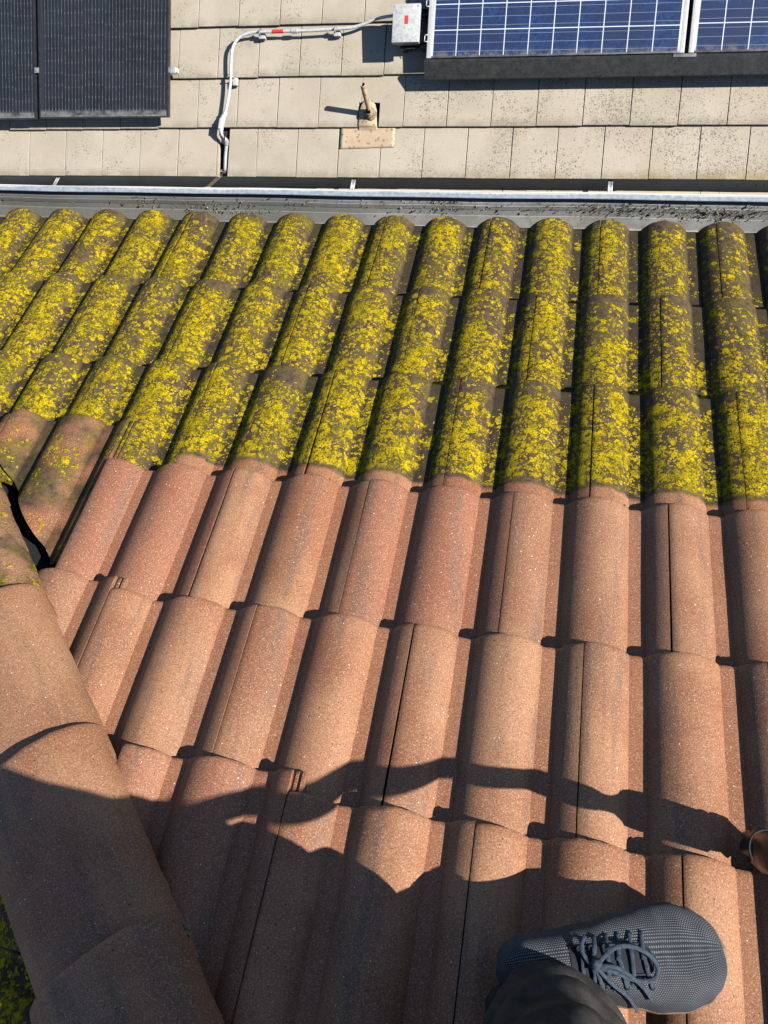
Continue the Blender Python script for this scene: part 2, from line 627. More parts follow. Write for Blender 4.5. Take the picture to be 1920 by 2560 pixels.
# mortar crumbs under a cap joint
mb = MB()
for k in range(9):
    q = WH(-0.955 + rnd.uniform(-.02, .01), HIPW - 0.004 + rnd.uniform(-.012, .006), 0.008)
    bm = bmesh.new()
    bmesh.ops.create_icosphere(bm, subdivisions=1, radius=rnd.uniform(.002, .0055))
    bm.verts.index_update()
    mb.add([q + v.co * (1 + 0.4 * noise.noise(v.co * 400 + q * 50)) for v in bm.verts], [tuple(v.index for v in f.verts) for f in bm.faces])
    bm.free()
mb.build('mortar', M['mortar'], roof)
# underlay and the batten under the open gap
mb = MB()
mb.add([WA(-2.333, 0, -.085), WA(1.6, 0, -.085), WA(1.6, -3.2, -.085), WA(-2.333 + 3.2 * CP, -3.2, -.085)], [(0, 1, 2, 3)])
mb.add([WL(-3.4, 0, -.085), WL(0, 0, -.085), WL(-3.2 * CP, -3.2, -.085), WL(-3.4, -3.2, -.085)], [(0, 1, 2, 3)])
mb.build('underlay', M['felt'], roof, smooth=False)

# ------------------------------------------------------------------ the near gutter
def galvanised(name, col, rough=0.45, metal=0.6, lo=0.6, hi=1.2, scale=9):
    k = NT(name)
    p = k.pos()
    v = k.vor(p, scale * 12)
    n1 = k.noise(p, scale, 4, 0.65)[0]
    f = k.ma('ADD', k.ma('MULTIPLY', k.ss(n1, .3, .7), .7), k.ma('MULTIPLY', k.xyz(v['Color'])[0], .3))
    c = k.mix(f, tuple(x * lo for x in col), tuple(min(1, x * hi) for x in col))
    k.bump(n1, 0.15, 0.003)
    return k.fin(c, rough, metal, 0.5)

def gutter_inside():
    k = NT('gutter_zinc_dirty')
    p = k.pos()
    x = k.xyz(p)[0]
    n1 = k.noise(p, 6, 4, .6)[0]
    base = k.mix(k.ss(n1, .3, .7), (0.25, 0.262, 0.25), (0.40, 0.412, 0.40))
    wet = k.ma('MULTIPLY', k.ss(x, -0.45, -0.95), 0.55)
    base = k.mix(wet, base, (0.15, 0.153, 0.14))
    silt = k.ma('MULTIPLY', k.ss(k.noise(p, 26, 5, .75)[0], .47, .62), .6)
    base = k.mix(silt, base, (0.27, 0.24, 0.18))
    gr = k.noise(p, 330, 3, .8)[0]
    base = k.mix(k.ma('MULTIPLY', k.ss(gr, .55, .7), .5), base, (0.12, 0.105, 0.075))
    base = k.mix(k.ma('MULTIPLY', k.ss(gr, .38, .3), .4), base, (0.7, 0.68, 0.6))
    k.bump(gr, .3, .003)
    return k.fin(base, .7, 0.0, .4)

def lip_material():
    # bare zinc where the white coat has worn off along the inner edge
    k = NT('worn_white_gutter_lip')
    o = k.xyz(k.pos())
    p = k.pos()
    mp = k.n('ShaderNodeMapping')
    k.put(mp.inputs[0], p)
    mp.inputs['Scale'].default_value = (1.6, 30, 30)
    n1 = k.noise(mp.outputs[0], 1.5, 4, .6)[0]
    n2 = k.noise(p, 90, 3, .6)[0]
    y = k.ma('ADD', o[1], k.ma('ADD', k.ma('MULTIPLY', k.ma('SUBTRACT', n1, .5), .034), k.ma('MULTIPLY', k.ma('SUBTRACT', n2, .5), .004)))
    bare = k.ss(y, 0.1165, 0.1145)
    white = k.mix(k.ss(k.noise(p, 140, 3, .7)[0], .6, .75), (0.70, 0.68, 0.64), (0.45, 0.43, 0.39))
    zinc = k.mix(k.ss(n2, .3, .7), (0.25, 0.30, 0.35), (0.38, 0.43, 0.47))
    line = k.ma('MULTIPLY', k.ma('LESS_THAN', k.ma('ABSOLUTE', k.ma('SUBTRACT', o[1], 0.1175)), 0.0007), k.ss(n1, .42, .5))
    c = k.mix(bare, white, zinc)
    c = k.mix(line, c, (0.3, 0.29, 0.27))
    return k.fin(c, .5, 0.0, .5)

M['zinc_in'] = gutter_inside()
M['lip'] = lip_material()
M['gal'] = galvanised('galvanised_steel', (0.62, 0.64, 0.66))
gut = thing('rain_gutter', 'grey sheet metal gutter full of silt along the mossy eave, with worn white lip', 'gutter', (-0.5, 0.06, -0.1), kind='thing')
xs_g = [x * 0.1 for x in range(-26, 19)]
wobg = lambda x: (0.0012 * math.sin(x * 5.1) + .0008 * math.sin(x * 13), 0.0012 * math.sin(x * 3.3 + 1))
inner = [(0.1225, -0.056), (0.1222, -0.0745), (0.106, -0.0752), (0.1035, -0.0765), (0.1005, -0.0835), (0.1002, -0.0850), (0.0985, -0.0858), (0.0955, -0.1000),
         (0.0962, -0.1012), (0.0905, -0.117), (0.0898, -0.119), (0.0880, -0.1195), (0.072, -0.150), (0.0, -0.156), (-0.006, -0.062)]
outer = [(-0.008, -0.062), (-0.003, -0.159), (0.074, -0.153), (0.092, -0.117), (0.107, -0.079), (0.1245, -0.077), (0.1245, -0.056)]
MB().sweep(inner + outer, xs_g, wob=wobg).build('trough', M['zinc_in'], gut, auto=25)
hem = [(0.1010, -0.0520), (0.1020, -0.0502), (0.1125, -0.0492), (0.1225, -0.0502), (0.1240, -0.0525), (0.1228, -0.0555), (0.1200, -0.0565), (0.1205, -0.0535), (0.1025, -0.0535)]
MB().sweep(hem, xs_g, wob=wobg).build('lip', M['lip'], gut, auto=35)
# silt and lichen crumbs lying in the gutter
cr = NT('gutter_crumbs')
c_ = cr.mix(cr.ss(cr.noise(cr.pos(), 120, 2)[0], .35, .65), (0.07, 0.055, 0.035), (0.42, 0.36, 0.25))
M['crumb'] = cr.fin(c_, .95, 0, .2)
mb = MB()
def inner_pt(s):
    """point on the inner front face, s 0 (under the lip) .. 1 (foot)"""
    a, b = Vector((0, 0.1035, -0.0745)), Vector((0, 0.0865, -0.126))
    return a.lerp(b, s)
def crumb(q, r):
    k = rnd.randrange(3)
    n = 5
    vs = []
    ax = Vector((rnd.uniform(-1, 1), rnd.uniform(-1, 1), rnd.uniform(-1, 1))).normalized()
    for j in range(6):
        d = Vector((rnd.gauss(0, 1), rnd.gauss(0, 1), rnd.gauss(0, 1))).normalized()
        vs.append(q + d * r * rnd.uniform(.6, 1.3) + ax * r * rnd.uniform(-.9, .9))
    mb.add(vs, [(0, 1, 2), (0, 2, 3), (0, 3, 4), (1, 4, 2), (3, 2, 5), (4, 1, 5), (0, 4, 5)])
clumps = [(-1.0, .9, .16, 170), (-1.28, .35, .1, 50), (-1.1, .7, .12, 60), (-0.15, .3, .3, 160), (-0.36, .35, .12, 90), (0.18, .3, .22, 190), (0.32, .35, .16, 150), (0.47, .45, .12, 170), (-1.7, .5, .4, 70), (-0.65, .25, .3, 60), (0.55, .5, .1, 110)]
for (cx, cs, sp, n) in clumps:
    for k in range(int(n * .8)):
        x = rnd.gauss(cx, sp * .55)
        s_ = min(1.0, max(0.0, rnd.gauss(cs, .27)))
        if not -2.2 < x < 1.2:
            continue
        crumb(inner_pt(s_) + Vector((x, -0.0012, 0.0012)), rnd.choice((.0012, .0016, .0022, .003)) * rnd.uniform(.7, 1.3))
deb = mb.build('gutter_silt', M['crumb'], smooth=False)
tag(deb, 'dark and pale crumbs of silt and lichen lying in the grey gutter', 'debris', kind='stuff')

# ------------------------------------------------------------------ the lower roof opposite: flat beige tiles
def flat_material():
    k = NT('beige_flat_concrete')
    p = k.pos()
    o = k.xyz(k.obj())
    px = k.xyz(p)[0]
    r = k.rand()
    n1 = k.noise(p, 3.0, 4, .6)[0]
    c = k.mix(k.ss(n1, .3, .7), (0.43, 0.378, 0.295), (0.525, 0.468, 0.375))
    c = k.mix(k.ma('MULTIPLY', r, .35), c, (0.50, 0.42, 0.335))
    grit = k.noise(p, 190, 3, .75)[0]
    c = k.mix(k.ma('MULTIPLY', k.ss(grit, .52, .70), .65), c, (0.30, 0.25, 0.185))
    c = k.mix(k.ma('MULTIPLY', k.ss(grit, .40, .3), .35), c, (0.62, 0.55, 0.44))
    # grey lichen spots, denser towards the right and in clusters
    right = k.ss(px, -2.0, 1.4)
    clus = k.noise(p, 3.6, 4, .65)[0]
    dens = k.ma('ADD', k.ma('MULTIPLY', k.ss(clus, .35, .75), .62), k.ma('ADD', k.ma('MULTIPLY', right, .34), .06))
    wob = k.noise(p, 60, 2)[1]
    nd = k.n('ShaderNodeVectorMath', operation='SCALE')
    k.put(nd.inputs[0], k.vm('SUBTRACT', wob, (0.5, 0.5, 0.5)))
    nd.inputs['Scale'].default_value = 0.012
    pw = k.vm('ADD', p, nd.outputs[0])
    tot = None
    for scl, w in ((55, .40), (95, .46), (160, .48)):
        v = k.vor(pw, scl)
        q = k.xyz(v['Color'])
        on = k.ss(k.ma('SUBTRACT', dens, q[0]), -.02, .5)
        mk = k.ma('MULTIPLY', k.ss(k.ma('SUBTRACT', k.ma('MULTIPLY', on, w), v['Distance']), -.04, .10), k.ma('ADD', .45, k.ma('MULTIPLY', q[1], .45)))
        tot = mk if tot is None else k.ma('MAXIMUM', tot, mk)
    c = k.mix(tot, c, (0.17, 0.15, 0.115))
    # ochre growth and grime on the noses of the eave course
    eave = k.ma('MULTIPLY', k.ss(k.ma('MULTIPLY', o[1], 1.0), .075, .0), k.ss(k.xyz(p)[1], 2.40, 2.34))
    grow = k.ma('MULTIPLY', eave, k.ss(k.noise(p, 4.5, 4, .7)[0], .44, .60))
    grow = k.ma('MULTIPLY', grow, k.ma('ADD', .2, k.ma('MULTIPLY', right, .8)))
    grow = k.ma('MULTIPLY', grow, k.ss(k.noise(p, 55, 4, .7)[0], .36, .58))
    c = k.mix(k.ma('MULTIPLY', grow, .75), c, (0.44, 0.29, 0.045))
    c = k.mix(k.ma('MULTIPLY', k.ma('MULTIPLY', k.ss(o[1], .075, .0), k.ss(k.noise(p, 9, 4, .7)[0], .3, .6)), .55), c, (0.22, 0.195, 0.14))
    k.bump(k.ma('ADD', grit, k.ma('MULTIPLY', tot, .5)), .3, .002)
    return k.fin(c, .85, 0, .25)
M['flat'] = flat_material()
M['felt2'] = simple('dark_underlay', (0.035, 0.034, 0.034), 0.9)
UB, GB, TB = 0.305, 0.3386, 0.026
low = thing('flat_tile_roof', 'lower neighbouring roof of flat pale beige concrete tiles, dotted with grey lichen', 'roof', WB(0, 0), kind='thing')
BROT = (P, 0, 0)
def flat_tile(w, y0, y1, seed, poly=None):
    """Flat tile: local x across, y upslope from the nose, z above nose level; poly = outline override."""
    out = poly or [(0.0022, 0), (w - 0.0022, 0), (w - 0.0022, y1), (0.0022, y1)]
    # subdivide the nose edge a little so that it is not razor straight
    pts = []
    n = len(out)
    for i in range(n):
        a, b = out[i], out[(i + 1) % n]
        m = max(1, int(math.hypot(b[0] - a[0], b[1] - a[1]) / 0.02))
        for j in range(m):
            t = j / m
            x, y = a[0] + (b[0] - a[0]) * t, a[1] + (b[1] - a[1]) * t
            x += 0.0007 * noise.noise(Vector((x * 60, y * 60, seed)))
            y += 0.0009 * noise.noise(Vector((x * 60, y * 60, seed + 9)))
            pts.append((x, y))
    m = len(pts)
    cx, cy = sum(p[0] for p in pts) / m, sum(p[1] for p in pts) / m
    V, F = [], []
    e = 0.0022
    def zt(y):
        return -TB * y / GB
    for (x, y) in pts:
        V.append((x, y, zt(y) - e))
    ins = []
    for i, (x, y) in enumerate(pts):
        a, b = pts[i - 1], pts[(i + 1) % m]
        tx, ty = b[0] - a[0], b[1] - a[1]
        L = math.hypot(tx, ty) or 1
        nx, ny = -ty / L, tx / L
        ins.append((x + nx * e, y + ny * e))
    for (x, y) in ins:
        V.append((x, y, zt(y)))
    for (x, y) in pts:
        V.append((x, y, zt(y) - TB + 0.001))
    for i in range(m):
        j = (i + 1) % m
        F += [(i, j, m + j, m + i), (2 * m + i, 2 * m + j, j, i)]
    F += [tuple(range(m, 2 * m)), tuple(range(3 * m - 1, 2 * m - 1, -1))]
    return mesh('roof_tile', V, F, M['flat'], False)
LABB = {}
stuff_v = MB()
for r in range(0, 8):
    for c in range(-9, 14):
        x = (c - 0.5 * (r % 2)) * UB
        w, poly, lab = UB, None, None
        y1 = GB + 0.07
        if r == 0 and c == -1:      # tile cut away round the cable entry at the eave
            poly = [(0.0012, 0.0), (UB - 0.283, 0.0), (UB - 0.287, 0.27), (0.0012, 0.30)]
        if r == 0 and c == -2:
            pass
        if r == 1 and c == 2:       # notch round the vent pipe
            poly = [(0.0, 0), (0.745 - x, 0), (0.745 - x, .165), (UB, .165), (UB, y1), (0, y1)]
            poly = [(a + .0012 if a == 0 else a - .0012 if a == UB else a, b) for a, b in poly]
            lab = 'flat tile notched round the vent pipe on its right side'
        if r == 1 and c == 3:
            k_ = 0.897 - x - UB * 0
            x4 = x
            poly = [(0.897 - x4, 0), (UB - .0012, 0), (UB - .0012, y1), (0.0012, y1), (0.0012, .165), (0.897 - x4, .16)]
            lab = 'flat tile notched round the vent pipe on its left side'
        jy = rnd.uniform(-.003, .003) if r else rnd.uniform(-.002, .002)
        if r == 0 and c == 2 - 1:
            jy -= .004
        if r == 1 and -6 <= c <= -3:
            jy -= .006
        me = flat_tile(w, 0, y1, r * 13.7 + c * 3.1, poly)
        loc = WB(x, r * GB + jy, rnd.uniform(-.001, .0015))
        if r >= 4:
            q = Matrix.Translation(loc) @ Matrix.Rotation(P, 4, 'X')
            stuff_v.add([q @ v.co for v in me.vertices], [tuple(f.vertices) for f in me.polygons])
            bpy.data.meshes.remove(me)
            continue
        o = link('roof_tile', me, loc, (P + rnd.uniform(-.003, .003), rnd.uniform(-.003, .003), rnd.uniform(-.003, .003)), low)
        if lab:
            o['label'] = lab
# right part of the cut eave tile column: a narrow sliver and the neighbour
me = flat_tile(0.2, 0, GB, 55.5, [(0.0, 0), (0.218, 0), (0.214, GB + .07), (0.004, GB + .07)])
link('roof_tile', me, WB(-0.2165, 0.0), (P, 0, 0), low)
so_ = stuff_v.build('upper_courses', M['flat'], low, smooth=False)
so_['kind'] = 'stuff'
mb = MB()
mb.add([WB(-2.85, .02, -.05), WB(4.1, .02, -.05), WB(4.1, 2.75, -.05), WB(-2.85, 2.75, -.05)], [(0, 1, 2, 3)])
mb.build('underlay', M['felt2'], low, smooth=False)
# starter sheet edge and batten seen in the cable gap
mb = MB()
mb.box((-0.25, 0.045, -.036), (0.075, 0.022, 0.018), WB)
mb.build('batten', simple('cream_batten', (0.55, 0.47, 0.33), .8), low)
M['fascia'] = simple('beige_paint', (0.40, 0.33, 0.235), 0.7, var=.15, scale=8)
fas = MB().box((0.7, 0, 0), (7.0, 0.02, 0.2), lambda x, y, z: WB(x, 0.06, 0) + Vector((0, y, z - 0.13)))
fas.build('fascia', M['fascia'], low, smooth=False)

# gutter of the lower roof
def low_gutter_mat():
    k = NT('beige_gutter_paint')
    p = k.pos()
    x = k.xyz(p)[0]
    z = k.xyz(p)[2]
    n1 = k.noise(p, 5, 4, .6)[0]
    c = k.mix(k.ss(n1, .3, .7), (0.50, 0.43, 0.32), (0.62, 0.53, 0.39))
    mp = k.n('ShaderNodeMapping')
    k.put(mp.inputs[0], p)
    mp.inputs['Scale'].default_value = (60, 10, 14)
    dr = k.noise(mp.outputs[0], 1.0, 3, .7)[0]
    c = k.mix(k.ma('MULTIPLY', k.ss(dr, .60, .70), k.ss(x, -1.6, .3)), c, (0.055, 0.045, 0.033))
    return k.fin(c, .65, 0, .4)
M['lowgut'] = low_gutter_mat()
gl = thing('rain_gutter', 'beige gutter of the lower roof, lying in shade below the flat tiles', 'gutter', WB(0.6, -0.04, -.1), kind='thing')
E_ = WB(0, 0)
ly, lz = E_.y, E_.z
gp_in = [(ly - .125, lz - .085), (ly - .120, lz - .12), (ly - .10, lz - .165), (ly + .0, lz - .17), (ly + .032, lz - .165), (ly + .034, lz - .04)]
gp_out = [(ly + .0355, lz - .04), (ly + .0345, lz - .1665), (ly + .001, lz - .173), (ly - .102, lz - .168), (ly - .123, lz - .121), (ly - .133, lz - .086), (ly - .131, lz - .081), (ly - .108, lz - .081), (ly - .108, lz - .085)]
xs_l = [-5.2 + .2 * i for i in range(36)]
MB().sweep(gp_in + gp_out, xs_l, wob=lambda x: (.0055 * (x + 2.17), .0008 * (x + 2.17))).build('trough', M['lowgut'], gl, auto=30)
for sx, ds_ in ((-3.795, -.085), (-1.452, -.02), (0.334, 0.003)):
    m_ = MB()
    for q in (-0.0105, 0.0, 0.0105):
        a = Vector((sx - ds_ * .35 + q, ly + .022 + .0055 * (sx + 2.17), lz - .028))
        b = Vector((sx + q, ly - .035 + .0055 * (sx + 2.17), lz - .047))
        c = Vector((sx + ds_ * .6 + q, ly - .112 + .0055 * (sx + 2.17), lz - .077))
        dd = Vector((0, .18, .95)).normalized() * (.0016 if q else .0)
        m_.tube([a + dd, b + dd, c + dd], [.0068 if q else .004] * 3, 6, flat=.25, up=(0, .2, 1))
    m_.build('strap', M['gal'], gl)

# ------------------------------------------------------------------ solar panels
def grid_line(k, v, pitch, off, width):
    """1 on lines of the given width, repeated with the pitch."""
    f = k.ma('FRACT', k.ma('DIVIDE', k.ma('SUBTRACT', v, off - pitch * 0.5), pitch))
    d = k.ma('ABSOLUTE', k.ma('SUBTRACT', f, 0.5))
    return k.ma('LESS_THAN', d, width / pitch / 2)

def blue_cells(W, H):
    k = NT('blue_polycrystalline_cells')
    o = k.xyz(k.obj())
    p = k.pos()
    cx, cy = 0.1562, 0.1575
    mx, my = (W - 10 * cx) / 2, 0.001
    v = k.vor(p, 55)
    q = k.xyz(v['Color'])
    col = k.mix(q[0], (0.009, 0.030, 0.098), (0.024, 0.066, 0.185))
    col = k.mix(k.ss(k.noise(p, 3.2, 3)[0], .35, .7), col, (0.022, 0.036, 0.098))
    spots = k.ss(k.noise(p, 42, 3, .7)[0], .57, .68)
    col = k.mix(k.ma('MULTIPLY', spots, .45), col, (0.012, 0.018, 0.05))
    bus = k.ma('MAXIMUM', grid_line(k, o[1], cy, my + cy * 0.17, 0.0022), grid_line(k, o[1], cy, my + cy * 0.5, 0.0022))
    bus = k.ma('MAXIMUM', bus, grid_line(k, o[1], cy, my + cy * 0.83, 0.0022))
    col = k.mix(k.ma('MULTIPLY', bus, .62), col, (0.36, 0.42, 0.52))
    ln = k.ma('MAXIMUM', grid_line(k, o[0], cx, mx, 0.0058), k.ma('MULTIPLY', grid_line(k, o[1], cy, my, 0.0058), k.ma('GREATER_THAN', o[1], .05)))
    out = k.ma('MAXIMUM', k.ma('LESS_THAN', o[0], mx), k.ma('GREATER_THAN', o[0], mx + 10 * cx))
    col = k.mix(k.ma('MAXIMUM', ln, out), col, (0.70, 0.74, 0.76))
    dust = k.ma('MULTIPLY', k.ss(o[1], .05, .0), k.ss(k.noise(p, 20, 4, .7)[0], .4, .6))
    col = k.mix(k.ma('MULTIPLY', dust, .5), col, (0.25, 0.23, 0.2))
    k.put(k.b.inputs['Coat Weight'], .5)
    k.put(k.b.inputs['Coat Roughness'], .12)
    return k.fin(col, .45, 0, .4)

def black_cells():
    k = NT('black_monocrystalline_cells')
    o = k.xyz(k.obj())
    p = k.pos()
    cw = 0.1612
    mx = 0.0275
    n1 = k.noise(p, 4, 3)[0]
    col = k.mix(k.ss(n1, .3, .7), (0.013, 0.016, 0.022), (0.020, 0.024, 0.032))
    # six wires to a cell
    fc = k.ma('FRACT', k.ma('DIVIDE', k.ma('SUBTRACT', o[0], mx), cw))
    ic = k.ma('FLOOR', k.ma('DIVIDE', k.ma('SUBTRACT', o[0], mx), cw))
    fw = k.ma('FRACT', k.ma('MULTIPLY', fc, 6.0))
    wire = k.ma('LESS_THAN', k.ma('ABSOLUTE', k.ma('SUBTRACT', fw, .5)), .050)
    sh = k.ma('MULTIPLY', k.ma('MODULO', ic, 2.0), .017)
    fy = k.ma('FRACT', k.ma('DIVIDE', k.ma('ADD', o[1], sh), .0835))
    tick = k.ma('MULTIPLY', k.ma('LESS_THAN', k.ma('ABSOLUTE', k.ma('SUBTRACT', fy, .5)), .075), k.ma('LESS_THAN', k.ma('ABSOLUTE', k.ma('SUBTRACT', fw, .5)), .10))
    br = k.ma('MULTIPLY', k.ss(k.noise(p, 25, 3)[0], .3, .7), .5)
    col = k.mix(k.ma('MULTIPLY', wire, k.ma('ADD', .22, br)), col, (0.22, 0.23, 0.25))
    col = k.mix(k.ma('MULTIPLY', tick, .25), col, (0.30, 0.30, 0.32))
    inside = k.ma('MULTIPLY', k.ma('GREATER_THAN', o[0], mx), k.ma('LESS_THAN', o[0], mx + 6 * cw))
    inside = k.ma('MULTIPLY', inside, k.ma('GREATER_THAN', o[1], .03))
    col = k.mix(inside, (0.03, 0.034, 0.044), col)
    speck = k.ss(k.noise(p, 160, 2, .8)[0], .76, .82)
    col = k.mix(k.ma('MULTIPLY', speck, .6), col, (0.5, 0.48, 0.45))
    dust = k.ma('MULTIPLY', k.ss(o[1], .045, .018), k.ss(k.noise(p, 12, 4, .7)[0], .3, .65))
    col = k.mix(k.ma('MULTIPLY', dust, .6), col, (0.30, 0.29, 0.27))
    k.put(k.b.inputs['Coat Weight'], .35)
    k.put(k.b.inputs['Coat Roughness'], .15)
    return k.fin(col, .5, 0, .4)

M['alu'] = simple('anodised_frame', (0.74, 0.74, 0.72), .38, .35, var=.1, scale=40)
M['blackframe'] = simple('black_frame', (0.035, 0.038, 0.045), .35, .2, var=.3, scale=25)
M['dustframe'] = simple('dusty_black_frame', (0.20, 0.20, 0.20), .55, .1, var=.5, scale=18, )
M['greyrail'] = simple('grey_rail', (0.16, 0.16, 0.155), .5, .2, var=.5, scale=14)
M['backsheet'] = simple('panel_backsheet', (0.6, 0.6, 0.6), .6)
M['cellblue'] = blue_cells(1.579, 0.95)
M['cellblack'] = black_cells()
def panel(name, label, x, y, w, h, top, fw, fm, cm, fm_bottom, group, fb=None):
    fb = fb or fw
    t = thing(name, label, 'solar panel', WB(x, y, top), group)
    th = 0.038
    m_ = MB()
    for (bx, by, sx, sy) in ((x + fw / 2, y + h / 2, fw, h), (x + w - fw / 2, y + h / 2, fw, h), (x + w / 2, y + h - fw / 2, w - 2 * fw - .0006, fw)):
        m_.box((bx, by, top - th / 2), (sx, sy, th), WB, .0015)
    m_.build('frame', fm, t, auto=30)
    MB().box((x + w / 2, y + fb * .45, top - th / 2), (w - 2 * fw - .0006, fb * .9, th), WB, .0015).build('bottom_rail', fm_bottom, t, auto=30)
    cw, ch = w - 2 * fw, h - fw - fb
    V = [(0, 0, 0), (cw, 0, 0), (cw, ch, 0), (0, ch, 0), (0, 0, -.005), (cw, 0, -.005), (cw, ch, -.005), (0, ch, -.005)]
    F = [(0, 1, 2, 3), (7, 6, 5, 4), (0, 4, 5, 1), (1, 5, 6, 2), (2, 6, 7, 3), (3, 7, 4, 0)]
    link('cell_sheet', mesh('cell_sheet', V, F, cm, False), WB(x + fw, y + fb, top - .0025), (P, 0, 0), t)
    return t
BT = 0.15
b1 = panel('solar_panel', 'blue panel with silver frame right beside the grey metal junction box', 1.235, 0.722, 1.641, 0.99, BT, .031, M['alu'], M['cellblue'], M['greyrail'], 'blue solar panels', .012)
b2 = panel('solar_panel', 'blue panel with silver frame in the top right corner, cut off by the picture edge', 2.902, 0.722, 1.641, 0.99, BT, .031, M['alu'], M['cellblue'], M['greyrail'], 'blue solar panels', .012)
KT = 0.135
k1 = panel('solar_panel', 'whole black panel nearest the white conduit, fine grey wires, dusty lower edge', -1.641, 0.378, 1.022, 1.70, KT, .012, M['blackframe'], M['cellblack'], M['dustframe'], 'black solar panels')
k2 = panel('solar_panel', 'black panel in the top left corner, cut off by the picture edge', -2.690, 0.373, 1.022, 1.70, KT, .012, M['blackframe'], M['cellblack'], M['dustframe'], 'black solar panels')
def mid_clamp(x, y, top, par, mat):
    m_ = MB().box((x, y, top + .002), (.034, .036, .005), WB, .001)
    m_.tube([WB(x, y, top + .004), WB(x, y, top + .010)], .0065, 6)
    m_.box((x, y, top - .04), (.012, .03, .078), WB)
    m_.build('clamp', mat, par, auto=30)
mid_clamp(-1.6535, 0.70, KT, k1, M['gal'])
mid_clamp(-1.6535, 1.75, KT, k1, M['gal'])
mid_clamp(2.889, 1.45, BT, b1, M['blackframe'])
# rails under the panels, the end of one pokes out white
for (x0, x1, y, top, m_lab) in ((-2.75, -0.585, 0.70, KT, 'aluminium mounting rail whose white end pokes out beside the black panel'),
                                (-2.75, -0.66, 1.75, KT, 'aluminium mounting rail under the upper part of the black panels')):
    rl = MB().box(((x0 + x1) / 2, y, top - .038 - .021), (x1 - x0, .04, .038), WB, .003)
    o = rl.build('mounting_rail', M['gal'], None, WB(x0, y, top - .06), auto=30)
    tag(o, m_lab, 'rail', 'mounting rails under the black panels')
    for xx in (x0 + .3, x1 - .5):
        f_ = MB().box((xx, y + .02, (top - .08) / 2 - .012), (.04, .06, top - .08 + .024), WB, .003)
        f_.build('foot', M['gal'], o, auto=30)
cap_ = MB().box((-0.583, 0.70, KT - .059), (.022, .032, .034), WB, .006)
cap_.build('end_cap', simple('white_plastic', (.85, .85, .83), .4), bpy.data.objects['mounting_rail'], auto=30)

# black skirt along the foot of the blue array
k = NT('speckled_black_skirt')
p_ = k.pos()
n_ = k.noise(p_, 34, 4, .65)[0]
c_ = k.mix(k.ss(n_, .35, .65), (0.036, 0.039, 0.039), (0.022, 0.024, 0.025))
c_ = k.mix(k.ma('MULTIPLY', k.ss(k.noise(p_, 60, 2, .6)[0], .58, .68), .8), c_, (0.009, 0.010, 0.011))
c_ = k.mix(k.ma('MULTIPLY', k.ss(k.noise(p_, 11, 4, .7)[0], .45, .7), .5), c_, (0.06, 0.06, 0.055))
M['skirt'] = k.fin(c_, .55, 0, .35)
sp = [(0.715, BT - .004), (0.700, BT + .001), (0.688, BT - .004), (0.604, 0.106), (0.600, 0.098), (0.606, 0.096), (0.690, BT - .016), (0.715, BT - .016)]
sk = MB().sweep([(y, z) for y, z in sp], [1.222 + .2 * i for i in range(18)], WB)
o = sk.build('array_skirt', M['skirt'], None, WB(1.222, .65, .11), auto=35)
tag(o, 'dark speckled sloping skirt along the lower edge of the blue panels', 'skirt')
sp2 = MB().box((2.88, 0.706, BT + .0025), (.14, .02, .004), WB, .001)
sp2.build('splice_plate', M['dustframe'], o)
for xx in (1.6, 2.7, 3.8):
    f_ = MB().box((xx, 0.75, (BT - .04) / 2 - .012), (.04, .05, BT - .04 + .024), WB, .003)
    f_.build('foot', M['gal'], o, auto=30)

# ------------------------------------------------------------------ junction box, bracket, conduit
def box_steel():
    k = NT('mottled_galvanised_box')
    p = k.pos()
    v = k.vor(k.vm('ADD', p, (3, 1, 2)), 70)
    n1 = k.noise(p, 38, 5, .75, .6)[0]
    f = k.ma('ADD', k.ma('MULTIPLY', k.ss(n1, .32, .68), .8), k.ma('MULTIPLY', k.xyz(v['Color'])[0], .2))
    c = k.mix(f, (0.42, 0.43, 0.42), (0.72, 0.73, 0.72))
    return k.fin(c, .5, .15, .5)
M['boxsteel'] = box_steel()
M['red'] = simple('red_label', (0.72, 0.05, 0.035), .5, var=.1)
M['darksteel'] = simple('dark_bracket', (0.10, 0.11, 0.125), .45, .4, var=.3)
jb = thing('junction_box', 'mottled grey metal box with small red label, left of the blue panels', 'junction box', WB(1.095, .93, .08), kind='thing')
MB().box((1.092, 0.932, 0.128), (.150, .20, .116), WB, .004).build('enclosure', M['boxsteel'], jb, auto=30)
m_ = MB()
m_.box((1.094, 0.925, 0.190), (.182, .236, .010), WB, .0035)
for dx, dy, sx, sy in ((-.0895, 0, .003, .236), (.0895, 0, .003, .236), (0, -.1165, .176, .003), (0, .1165, .176, .003)):
    m_.box((1.094 + dx, .925 + dy, 0.173), (sx, sy, .026), WB)
for dx in (-.078, .078):
    for dy in (-.104, .104):
        m_.tube([WB(1.094 + dx, .925 + dy, .194), WB(1.094 + dx, .925 + dy, .1985)], .004, 8)
m_.build('lid', M['boxsteel'], jb, auto=30)
MB().box((1.096, 0.944, 0.1958), (.024, .052, .0012), WB).build('label_sticker', M['red'], jb, smooth=False)
for y0 in (0.815, 1.02):
    br = MB()
    br.box((1.16, y0, 0.052), (.26, .003, .034), WB)
    br.box((1.16, y0 + .019, 0.036), (.26, .036, .003), WB)
    br.box((1.16, y0 + .039, 0.052), (.26, .003, .034), WB)
    for xx in (1.06, 1.2):
        br.box((xx, y0 + .02, 0.010), (.03, .036, .046), WB)
    br.build('strut', M['darksteel'], jb, auto=30)
